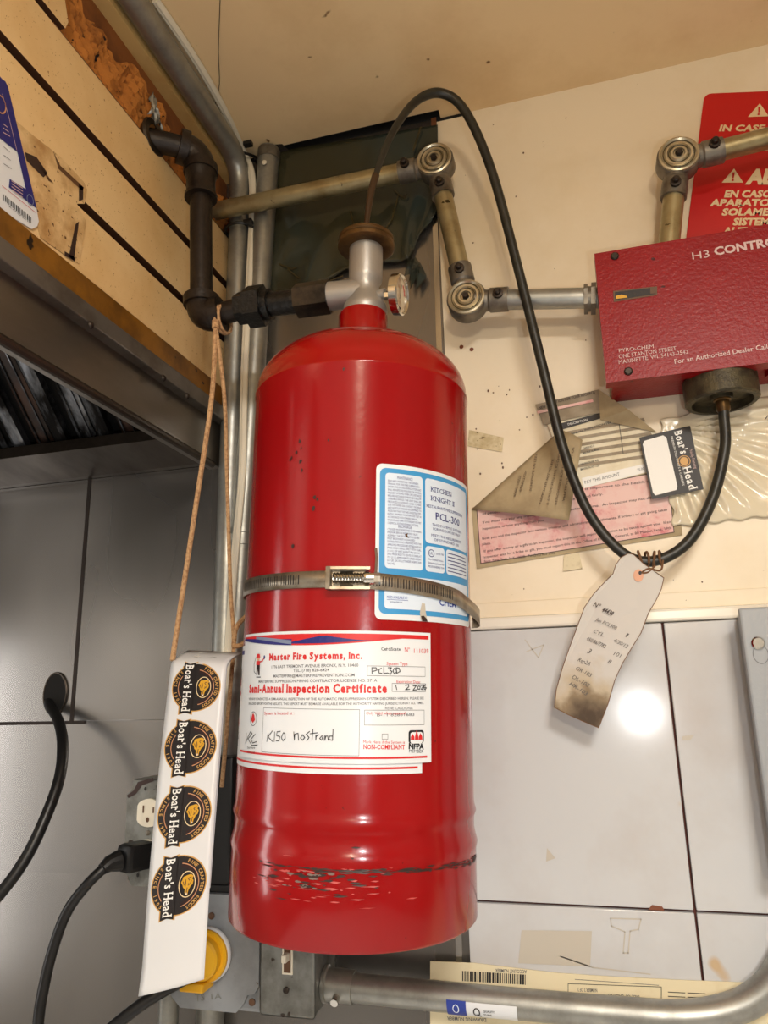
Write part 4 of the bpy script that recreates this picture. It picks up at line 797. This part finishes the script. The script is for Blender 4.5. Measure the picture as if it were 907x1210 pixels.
sh.grid(lambda u, v: FL + V((.002 + .006 * abs(math.sin(u * 7 + v * 4)), -.020 + .026 * u * (1 - .7 * v), .012 + .026 * v + .004 * math.sin(u * 11))), 6, 5); sh.build('foil_scrap', 'emt', bp, thick=.0004)

# ================================================================== HOSE AND HANG TAG
hs = thing('control_hose', (-.18, .65, .47), 'black rubber hose arching from the cylinder valve down to the control box', 'hose')
hp = [((432, 270), .644), ((440, 220), .648), ((462, 160), .662), ((490, 121), .682), ((520, 110), .695), ((549, 131), .706), ((580, 200), .720), ((610, 310), .732), ((640, 430), .741), ((665, 530), .746), ((695, 605), .749), ((735, 653), .752), ((772, 663), .754), ((812, 641), .755), ((841, 590), .757), ((856, 530), .759), ((855, 492), .7605)]
hq = smoothpath([onY(*a, d) for a, d in hp], 9) + [V((.1495, .7605, .268))]
rs = [.0026 + .0027 * min(1, max(0, (i - 6) / 26)) for i in range(len(hq))]
MB().tube(hq[:12], [.0028 + .00012 * i for i in range(12)], 12).build('tube_end', 'brown_tube', hs)
MB().tube(hq[11:], rs[11:], 14).build('hose', 'rubber', hs)
tg = thing('hang_tag', onY(770, 665, .748), 'worn paper hang tag with pencil notes tied to the low point of the hose', 'tag')
tgd = lambda x, y: .748 - .010 * math.sin(max(0, min(1, (y - 655) / 205)) * 3.14) * .5 - .004 * ((x - 720) / 60)
tpx = [(727, 668), (733, 659), (742, 654), (748, 655), (760, 666), (784, 683), (781, 696), (775, 709), (766, 724), (757, 748), (747, 764), (735, 784), (726, 804), (718, 832), (707, 860), (690, 853), (672, 845), (655, 836), (657, 815), (664, 790), (673, 764), (682, 740), (690, 718), (701, 702), (714, 688), (724, 678)]
def tagfn(x, y, k=0): q = onY(x, y, tgd(x, y)); return q + V((0, -.00025 * k, 0))
MB().prism([tagfn(x, y) for x, y in tpx], (0, .0005, 0)).build('card', 'tag_scorched', tg, smooth=0)
p = Print(tagfn)
for i in range(len(tpx)): a, b = tpx[i], tpx[(i + 1) % len(tpx)]; p.stroke([a, b], .9, 'tag_edge', 2)
p.disc(754, 680, 6, 7.5, 'ink_skin', 1, 18); p.disc(756, 677, 2, 2.4, 'ink_black', 2, 12)
def tt(t, a, b, h, ink='ink_pencil', bo=0, sh=.25): p.text(t, b if 0 else a, b, -h, ink, 2, bo, -sh)
tt('Nº', (700, 716), (707, 719), 6, 'ink_scuff'); tt('44439', (710, 722), (722, 728), 6, 'ink_scuff', .02)
for t, a, b, h in [('Jan PCL300', (703, 733), (727, 744), 4.2), ('1', (738, 752), (740, 753), 5), ('CYL', (700, 747), (712, 752), 4.2), ('4/30/12', (724, 758), (740, 766), 4.6), ('450/86/7782', (692, 756), (714, 766), 4.6), ('101', (724, 774), (732, 777), 5), ('3', (693, 771), (696, 772.5), 6), ('8', (717, 783), (720, 784.5), 5), ('Rep2A', (682, 781), (696, 787), 5), ('GR-103', (679, 791), (697, 800), 4.6), ('DL-103', (675, 801), (694, 812), 4.6), ('HR-103', (672, 809), (692, 822), 4.6)]: tt(t, a, b, h)
p.build(tg, {'tag_burn': 'scorched_end', 'tag_edge': 'browned_edge', 'ink_skin': 'hole_reinforcement'})
m_ = MB()
for dx in (-16, -8, 0, 8):
    c_ = onY(772 + dx, 661 + abs(dx + 4) * -.12, .754); m_.tube([c_ + V((.0035 * math.sin(a * .628 + dx) * .4, .0070 * math.cos(a * .628), .0070 * math.sin(a * .628))) for a in range(11)], .0013, 6)
m_.tube(smoothpath([onY(774, 668, .744), onY(766, 676, .744), onY(758, 677, .7440), onY(766, 672, .744), onY(780, 674, .745), onY(783, 662, .748)], 5), .0010, 6)
m_.build('twine', 'tag_edge', tg)

# ================================================================== STRING AND STRIP OF DELI LABELS
sr = thing('hanging_string', onY(262, 378, .645), 'tan string looped over the black pipe elbow, holding the label strip', 'string')
lp = onY(262, 378, .643)
m_ = MB(); m_.tube([lp + V((.001 * math.sin(a * 1.3), .0150 * math.cos(a * .4488), .0150 * math.sin(a * .4488))) for a in range(15)], .0018, 8)
m_.tube([lp + V((.0035, .0148 * math.cos(a * .4488), .0148 * math.sin(a * .4488))) for a in range(15)], .0018, 8); m_.build('loop', 'string', sr)
k0 = lp + V((.001, -.015, -.013)); LS = onY(205, 774, .655)
MB().tube([k0 + V((0, 0, .004)), k0 + V((0, 0, -.005))], .0038, 10).build('knot', 'string', sr)
MB().tube(smoothpath([k0, onY(250, 470, .634), onY(231, 600, .645), onY(206, 764, .655), LS], 10), .0026, 8).build('strand', 'string', sr)
MB().tube(smoothpath([k0, onY(265, 470, .645), onY(268, 560, .68), onY(272, 690, .71), onY(276, 758, .715), onY(273, 800, .70), onY(268, 860, .70), onY(262, 930, .70)], 10), .0022, 8).build('strand', 'string', sr)
MB().tube(smoothpath([onY(276, 762, .712), onY(279, 742, .712), onY(289, 730, .735), onY(300, 722, .74)], 6), .0026, 8).build('tail', 'string', sr)
MB().tube(smoothpath([onY(274, 764, .711), onY(285, 762, .718), onY(297, 752, .735)], 6), .0026, 8).build('tail', 'string', sr)
sl = thing('label_strip', onY(205, 1165, .61), 'white backing strip of four round black deli labels hanging from a string', 'label strip')
sTL, sTR, sBL, sBR = onY(204, 769, .655), onY(269, 772, .655), onY(166, 1174, .612), onY(241, 1157, .612)
SLW = (sTR - sTL).length; SLH = (sBL - sTL).length
def stripfn(u, v, k=0):               # u 0..SLW across, v 0..SLH downwards
    a, b = u / SLW, v / SLH
    q = sTL.lerp(sTR, a).lerp(sBL.lerp(sBR, a), b)
    n = V((.30, -.95, .0)).normalized()
    return q + n * (.010 * math.sin(b * 3.1) * (1 - .3 * a) + .0025 * math.sin(a * 3.14) + .00022 * k) + V((0, .030 * max(0, .05 - b) / .05 * max(0, .05 - b) / .05, .002 * max(0, .05 - b) / .05)) + n * (.006 * max(0, b - .93) / .07) * (1 - a)
MB().grid(lambda i, j: stripfn(i * SLW, j * SLH), 10, 70).build('backing', 'label_strip', sl, thick=.0003)
MB().grid(lambda i, j: stripfn(i * SLW, j * SLH * .75, -12 - 20 * math.sin(j * 3)), 4, 30).build('backing_fold', 'label_strip', sl, thick=.0003)
def toV(y):   # height down the strip of an image row
    lo_, hi_ = 0, SLH
    for _ in range(30):
        m = (lo_ + hi_) / 2; q = stripfn(SLW / 2, m); r_ = PY + FPX * q.dot(DN) / q.dot(FW)
        if r_ < y: lo_ = m
        else: hi_ = m
    return lo_
def boar_label(vc, idx):
    R_ = .0262
    if idx == 0: R_ = .0252
    f = lambda a, b, k=0: stripfn(SLW * .5 + b * 1.03, vc + a * .935, k)      # a: reading direction (down), b: up of the letters (right)
    p = Print(f, .007); Bc = -.33 * R_; bw = .245 * R_
    L0, L1 = -1.00 * R_, 1.08 * R_
    ban = lambda g: [(L0 - g, Bc - bw - g), (L0 + .05 * R_, Bc), (L0 - g, Bc + bw + g), (L1 + g, Bc + bw + g), (L1 - .05 * R_, Bc), (L1 + g, Bc - bw - g)]
    p.disc(0, 0, R_, R_, 'ink_gold', 1, 48); p.poly(ban(.0012), 'ink_gold', 1); p.disc(0, 0, R_ - .0011, R_ - .0011, 'ink_label', 2, 48)
    p.ring(0, 0, R_ * .74, R_ * .74, .0008, 'ink_pinkgold', 3, 12, 172, 30); p.ring(0, 0, R_ * .74, R_ * .74, .0008, 'ink_pinkgold', 3, 228, 318, 20)
    p.ring(0, 0, R_ * .71, R_ * .71, .0030, 'ink_darkbrown', 2.5, 12, 172, 24)
    p.poly(ban(0), 'ink_label', 4)
    p.serif("Boar's Head", (L0 + .10 * R_, Bc - bw * .62), (L1 - .12 * R_, Bc - bw * .62), bw * 1.28, 'ink_white', 5, .015)
    p.arctext('FINE CRAFTED FOODS', 0, 0, R_ * .855, 160, 22, .0030, 'ink_gold', 5); p.arctext('SINCE 1905', 0, 0, R_ * .855, 222, 322, .0030, 'ink_gold', 5, under=True)
    oc = .32 * R_; p.ring(0, oc, .44 * R_, .30 * R_, .0008, 'ink_tan', 5, n=32)
    hd = [(-.30, .02), (-.32, .12), (-.24, .22), (-.16, .17), (-.10, .22), (.02, .20), (.10, .12), (.22, .06), (.34, .04), (.36, -.04), (.26, -.07), (.16, -.06), (.10, -.13), (.0, -.16), (-.08, -.22), (-.16, -.17), (-.26, -.14)]
    p.poly([(a * R_, oc + b * R_) for a, b in hd], 'ink_yellow', 5)
    for q in [[(-.18, .04), (-.12, .08)], [(-.02, .06), (.02, .08), (.04, .04)], [(-.16, -.06), (-.04, -.04), (.06, -.06)], [(.12, .02), (.2, .0), (.3, .0)], [(-.22, .14), (-.2, .06)], [(-.1, .15), (.0, .12)], [(-.1, -.14), (.02, -.1)]]: p.stroke([(a * R_, oc + b * R_) for a, b in q], .0007, 'ink_brown', 6)
    p.disc(.31 * R_, oc, .0009, .0007, 'ink_white', 6, 8)
    lp_ = Print(f, .007); lp_.disc(0, 0, R_ + .0002, R_ + .0002, 'ink_gold', .5, 48)
    lo_ = lp_.mb['ink_gold'].build('round_label', 'ink_gold', sl, smooth=0, fix=False)
    p.build(lo_, {'ink_label': 'black_field', 'ink_yellow': 'emblem', 'ink_gold': 'lettering', 'ink_darkbrown': 'inner_ring', 'ink_pinkgold': 'inner_ring', 'ink_tan': 'oval_ring'})
for i, y in enumerate((812, 882, 962, 1046)): boar_label(toV(y), i)
p = Print(lambda a, b, k=0: stripfn(SLW * .5 + b, a, k)); 
p.poly([(.0005, -.024), (.0062, -.012), (.0062, .012), (.0005, .024)], 'ink_label', 1); p.serif('ad', (.0008, -.012), (.0060, -.012), .0065, 'ink_white', 2); p.build(sl, {'ink_label': 'round_label'})

# ================================================================== ELECTRICAL BOXES LOW ON THE WALL
ob = thing('outlet_box', (-.47, .79, -.135), 'grey steel outlet box with ivory sockets, half hidden by the label strip', 'outlet')
MB().box(-.497, -.443, .748, .799, -.187, -.083, .004).build('box', 'box_galv', ob)
pl = [(-.492, -.084), (-.448, -.084), (-.441, -.094), (-.441, -.178), (-.448, -.189), (-.488, -.189), (-.492, -.180), (-.499, -.176), (-.499, -.098), (-.494, -.094)]
MB().prism([(x, .7445, z_) for x, z_ in pl], (0, .004, 0)).build('cover_plate', 'box_galv', ob, smooth=0)
for zc in (-.1165, -.1570):
    out = [(-.4700 + max(-.0138, min(.0138, .0172 * math.cos(a * .2618))), zc + .0142 * math.sin(a * .2618)) for a in range(24)]
    so_ = MB().prism([(x, .7415, z_) for x, z_ in out], (0, .004, 0)).build('socket', 'outlet_ivory', ob, smooth=30)
    p = Print(planeY(.7413))
    if zc > -.14:
        for x, h in ((-.4762, .0075), (-.4640, .006)): p.rect(x - .0009, zc, x + .0009, zc + h, 'ink_brown')
        p.disc(-.4705, zc - .0068, .0021, .0026, 'ink_brown', 1, 14); p.build(so_, {'ink_brown': 'slot'})
for x, z_, r_ in [(-.4712, -.1368, .0027)]: MB().lathe([(r_, 0), (r_, -.001), (0, -.0016)], (x, .7445, z_), (0, 1, 0), 12).build('screw', 'cast_grey', ob)
p = Print(planeY(.7443))
for x, y in [(172, 932), (163, 1034)]: u, v = pY(x, y, .7445); p.disc(u, v, .0016, .0020, 'ink_black', 1, 12)
p.poly([pY(x, y, .7445) for x, y in [(150, 940), (158, 934), (163, 924), (181, 919), (182, 923), (168, 928), (161, 938), (152, 943)]], 'ink_scuff'); p.build(ob, {'ink_black': 'screw_hole', 'ink_scuff': 'grime'})
# plug and its cord
pg = thing('power_cord', onY(150, 1014, .72), 'black power cord plugged into the ivory outlet, hanging to the bottom', 'cord')
a = V((-.4705, .7405, -.1590)); b = onY(128, 1021, .698); dd = (b - a).normalized()
m_ = MB(); q = onY(150, 1014, .715)
Mx = Matrix.Translation(onY(160, 1012, .722)) @ V((1, 0, 0)).rotation_difference(-dd).to_matrix().to_4x4()
m_.box(-.016, .017, -.0115, .0115, -.0135, .0135, .0045, Mx); m_.tube([onY(140, 1017, .708), b, onY(121, 1027, .692)], [.0105, .0078, .0058], 14); m_.build('plug', 'cord_black', pg)
MB().tube(smoothpath([b, onY(105, 1043, .688), onY(80, 1076, .683), onY(63, 1120, .68), onY(52, 1165, .678), onY(45, 1212, .676), onY(42, 1300, .67)], 10), .0052, 12).build('cord', 'cord_black', pg)
c2_ = thing('power_cord', onY(60, 838, .795), 'black cord leaving the oval hole in the steel wall, drooping left', 'cord')
MB().tube(smoothpath([onY(58, 828, .806), onY(59, 834, .792), onY(69, 852, .772), onY(74, 880, .75), onY(70, 920, .73), onY(52, 970, .71), onY(28, 1018, .695), onY(-5, 1062, .68), onY(-60, 1120, .66)], 10), .0062, 12).build('cord', 'cord_black', c2_)
c3 = thing('power_cord', onY(150, 1200, .70), 'short length of black cord passing below the label strip', 'cord')
MB().tube(smoothpath([onY(230, 1150, .715), onY(192, 1171, .70), onY(160, 1192, .69), onY(125, 1220, .68)], 8), .0058, 12).build('cord', 'cord_black', c3)
hc = onY(65, 820, .797)
gr = MB(); gr.add([hc + V((.0165 * math.cos(t * .19635) , -.0005, .0255 * math.sin(t * .19635))) for t in range(32)], [tuple(range(32))]); hole = gr.build('cord_hole', 'void_black', wall, smooth=0)
MB().tube([hc + V((.0165 * math.cos(t * .19635), 0, .0255 * math.sin(t * .19635))) for t in range(33)], .0012, 6).build('hole_rim', 'stainless_dirty', wall)
# black box behind the strip
bb = thing('black_device_box', (-.40, .76, -.19), 'black plastic box on the wall behind the label strip', 'box')
MB().box(-.430, -.3745, .745, .799, -.188, -.060, .003).build('case', 'black_box', bb); MB().box(-.428, -.372, .742, .748, -.191, -.184, .001).build('lip', 'black_box', bb)
# grey box with yellow receptacle
yb = thing('junction_box', (-.385, .76, -.24), 'large grey painted junction box with a rounded cover, lower left of cylinder', 'junction box')
MB().box(-.430, -.335, .742, .799, -.296, -.190, .004).build('box', 'grey_paint', yb)
out = [(-.431, -.200), (-.423, -.191), (-.345, -.191), (-.3365, -.200), (-.3365, -.270), (-.3405, -.2765), (-.349, -.279), (-.3525, -.287), (-.360, -.2945), (-.420, -.2945), (-.431, -.285)]
MB().prism([(x, .736, z_) for x, z_ in out], (0, .007, 0)).build('cover', 'grey_paint', yb, smooth=0)
for x, y in [(250, 1082), (245, 1163), (298, 1184)]: MB().lathe([(.0033, 0), (.0033, -.0012), (.002, -.002), (0, -.002)], onY(x, y, .736), (0, 1, 0), 12).build('screw', 'ink_brown', yb)
p = Print(planeY(.7358)); p.text('TS', pY(231, 1183, .736), pY(242, 1182, .736), .006, 'box_galv'); p.text('1A', pY(250, 1181, .736), pY(262, 1180, .736), .005, 'box_galv'); p.build(yb)
yr = thing('yellow_receptacle', onY(243, 1130, .72), 'round yellow locking receptacle peeking out from behind the label strip', 'receptacle')
yc = onY(236, 1134, .715); 
MB().lathe([(.0, 0), (.022, 0), (.0235, -.002), (.0235, -.012), (.022, -.014), (0, -.014)], V((yc.x, .736, yc.z)), (0, 1, 0), 36).build('flange', 'plug_yellow', yr)
MB().lathe([(.0237, -.002), (.0247, -.004), (.0247, -.0075), (.0237, -.0095)], V((yc.x, .736, yc.z)), (0, 1, 0), 36).build('rim', 'white_plastic', yr)
MB().lathe([(.019, -.013), (.019, -.022), (.017, -.024), (0, -.024)], V((yc.x, .736, yc.z)), (0, 1, 0), 30).build('face', 'plug_yellow', yr)
MB().box(yc.x - .020, yc.x + .006, .712, .735, yc.z - .0285, yc.z - .020, .002).build('latch', 'plug_yellow', yr)
MB().tube([onY(200, 1168, .76), onY(199, 1260, .76) - V((0, 0, .35))], .0105, 14).build('conduit_stub', 'emt', yb)
# switch box
sb = thing('switch_box', (-.306, .77, -.24), 'small galvanized switch box under the cylinder with an ivory toggle', 'switch')
MB().box(-.3335, -.2795, .738, .799, -.2925, -.190, .002).build('box', 'box_galv', sb)
MB().box(-.3350, -.2780, .7345, .739, -.2940, -.189, .0035).build('cover_plate', 'box_galv', sb)
MB().box(-.3115, -.3005, .7335, .7385, -.2575, -.2310, .0006).build('toggle_bezel', 'outlet_ivory', sb); tg_ = MB(); tg_.box(-.3095, -.3025, .733, .7375, -.2555, -.2330); tg_.build('toggle_slot', 'ink_brown', sb, smooth=0)
MB().box(-.3085, -.3035, .724, .7375, -.2450, -.2380, .001, None).build('toggle', 'outlet_ivory', sb)
MB().lathe([(.0030, 0), (.0030, -.0012), (.0018, -.002), (0, -.002)], onY(338, 1170, .7345), (0, 1, 0), 14).build('screw', 'screw_dark', sb)
# bottom conduit
bc = thing('low_conduit', (-.1, .765, -.277), 'galvanized conduit running right from the switch box along the bottom', 'conduit')
q0 = V((-.279, .765, -.2735))
MB().tube(smoothpath([q0, (-.239, .765, -.2750), (-.101, .765, -.2771), (.000, .765, -.2775), (.045, .765, -.2765), (.080, .765, -.2705), (.108, .765, -.2585), (.130, .765, -.2385), (.149, .765, -.205), (.156, .765, -.150)], 8), .0128, 20).build('pipe', 'emt', bc)
m_ = MB(); m_.tube([q0, q0 + V((.003, 0, 0)), q0 + V((.004, 0, 0)), q0 + V((.030, 0, -.001))], [.0165, .0165, .0148, .0145], 20); co = m_.build('connector', 'emt', bc)
MB().tube([q0 + V((.016, -.012, -.006)), q0 + V((.016, -.020, -.009))], .0038, 10).build('set_screw', 'chrome', co)
c0_ = V((-.14, .765, -.2766))
def pipefn(u, v, k=0): a = v / .0128 ; x = -.156 + u; z0 = -.2763 - (x + .156) * .008; return V((x, .765 - math.cos(a) * (.0131 + .0002 * k), z0 + math.sin(a) * (.0131 + .0002 * k)))
p = Print(pipefn)
def pr_rect(u0, u1, v0, v1, ink, k):
    n = 8; vs = []
    for i in range(n + 1): v = v0 + (v1 - v0) * i / n; vs += [(u0, v), (u1, v)]
    p.raw(vs, [(2 * i, 2 * i + 1, 2 * i + 3, 2 * i + 2) for i in range(n)], ink, k)
pr_rect(0, .0640, -.0165, .0020, 'paper_white', 1); pr_rect(0, .0180, -.0165, .0025, 'ink_blue', 2)
p.ring(.0085, -.0045, .0030, .0040, .0008, 'ink_paleblue', 3, n=20); p.ring(.0275, -.006, .0032, .0042, .0011, 'ink_black', 3, n=20); p.stroke([(.028, -.0085), (.031, -.0105)], .0012, 'ink_black', 3); p.text('QUALITY', (.0335, -.0050), (.0440, -.0050), .0018, 'ink_black', 3, .02); p.text('TUBE', (.0335, -.0085), (.0410, -.0085), .0018, 'ink_black', 3, .02)
p.build(bc, {'paper_white': 'sticker', 'ink_blue': 'sticker'})
# cardboard shipping label sheet behind it
sc = thing('shipping_label', (0, .787, -.30), 'yellowed shipping label sheet with barcodes, upside down behind the low conduit', 'label')
Yc = .7875; G = lambda x, y: pY(x, y, Yc)
sheetY([G(x, y) for x, y in [(508, 1136), (560, 1138), (600, 1143), (660, 1150), (720, 1154), (800, 1158), (925, 1163), (925, 1290), (508, 1290)]], Yc, 'sheet', 'cardboard', sc, .0012)
p = Print(planeY(Yc - .0002)); random.seed(9)
for (xa, xb, ya, yb_) in [(546, 621, 1147, 1159), (548, 624, 1165, 1174)]:
    x = xa
    while x < xb:
        w_ = random.choice([.8, 1.2, 2.2]); dy = (x - xa) * .06; p.poly([G(x, ya + dy), G(x + w_, ya + dy), G(x + w_, yb_ + dy), G(x, yb_ + dy)], 'ink_black'); x += w_ + random.choice([.9, 1.4])
p.stroke([G(x, y) for x, y in [(671, 1162), (781, 1166), (781, 1200), (671, 1200), (671, 1162)]], .0005, 'ink_black'); p.stroke([G(x, y) for x, y in [(679, 1157), (778, 1164)]], .0004, 'ink_grey')
for k in range(5): p.stroke([G(789, 1172 + k * 5), G(809, 1173 + k * 5)], .0006, 'ink_black'); p.stroke([G(812, 1173 + k * 5), G(833, 1174 + k * 5)], .0006, 'ink_black'); p.stroke([G(844, 1174 + k * 5), G(880, 1175 + k * 5)], .0005, 'ink_grey')
for t, a, b in [('ACCOUNT NUMBER', (622, 1146), (585, 1144.5)), ('DRAWING NUMBER', (574, 1203), (528, 1201)), ('NUMBER 2 OF 2', (705, 1168), (682, 1167)), ('BILL OF LADING', (755, 1176), (718, 1174)), ('PLEASE USE STREET ADDRESS', (755, 1183), (705, 1180))]: p.text(t, G(*a), G(*b), .0030, 'ink_grey', 1, .01)
p.build(sc)
# grey electrical panel
ep = thing('electrical_panel', (.24, .77, -.05), 'grey painted electrical panel at the right edge over the tiles', 'electrical panel')
m_ = MB(); m_.box(.1400, .42, .748, .789, -.152, .0680, .003); m_.build('enclosure', 'panel_grey', ep)
MB().box(.1345, .42, .742, .749, -.157, .0700, .0022).build('door', 'panel_grey', ep)
sc_ = onY(895, 760, .742); s2 = MB().lathe([(.0058, 0), (.0058, -.0016), (.0045, -.0030), (0, -.0030)], sc_, (0, 1, 0), 20).build('screw', 'chrome', ep)
p = Print(planeY(.7418)); p.ring(sc_.x + .001, sc_.z - .010, .0066, .0085, .0005, 'ink_grey', 1, n=24); p.build(ep, {'ink_grey': 'keyhole_embossing'})

# ------------------------------------------------------------------ lift the whole place onto its floor
for o in list(C.objects):
    if o.parent is None: o.location.z += H
    if '_b' in o: del o['_b']
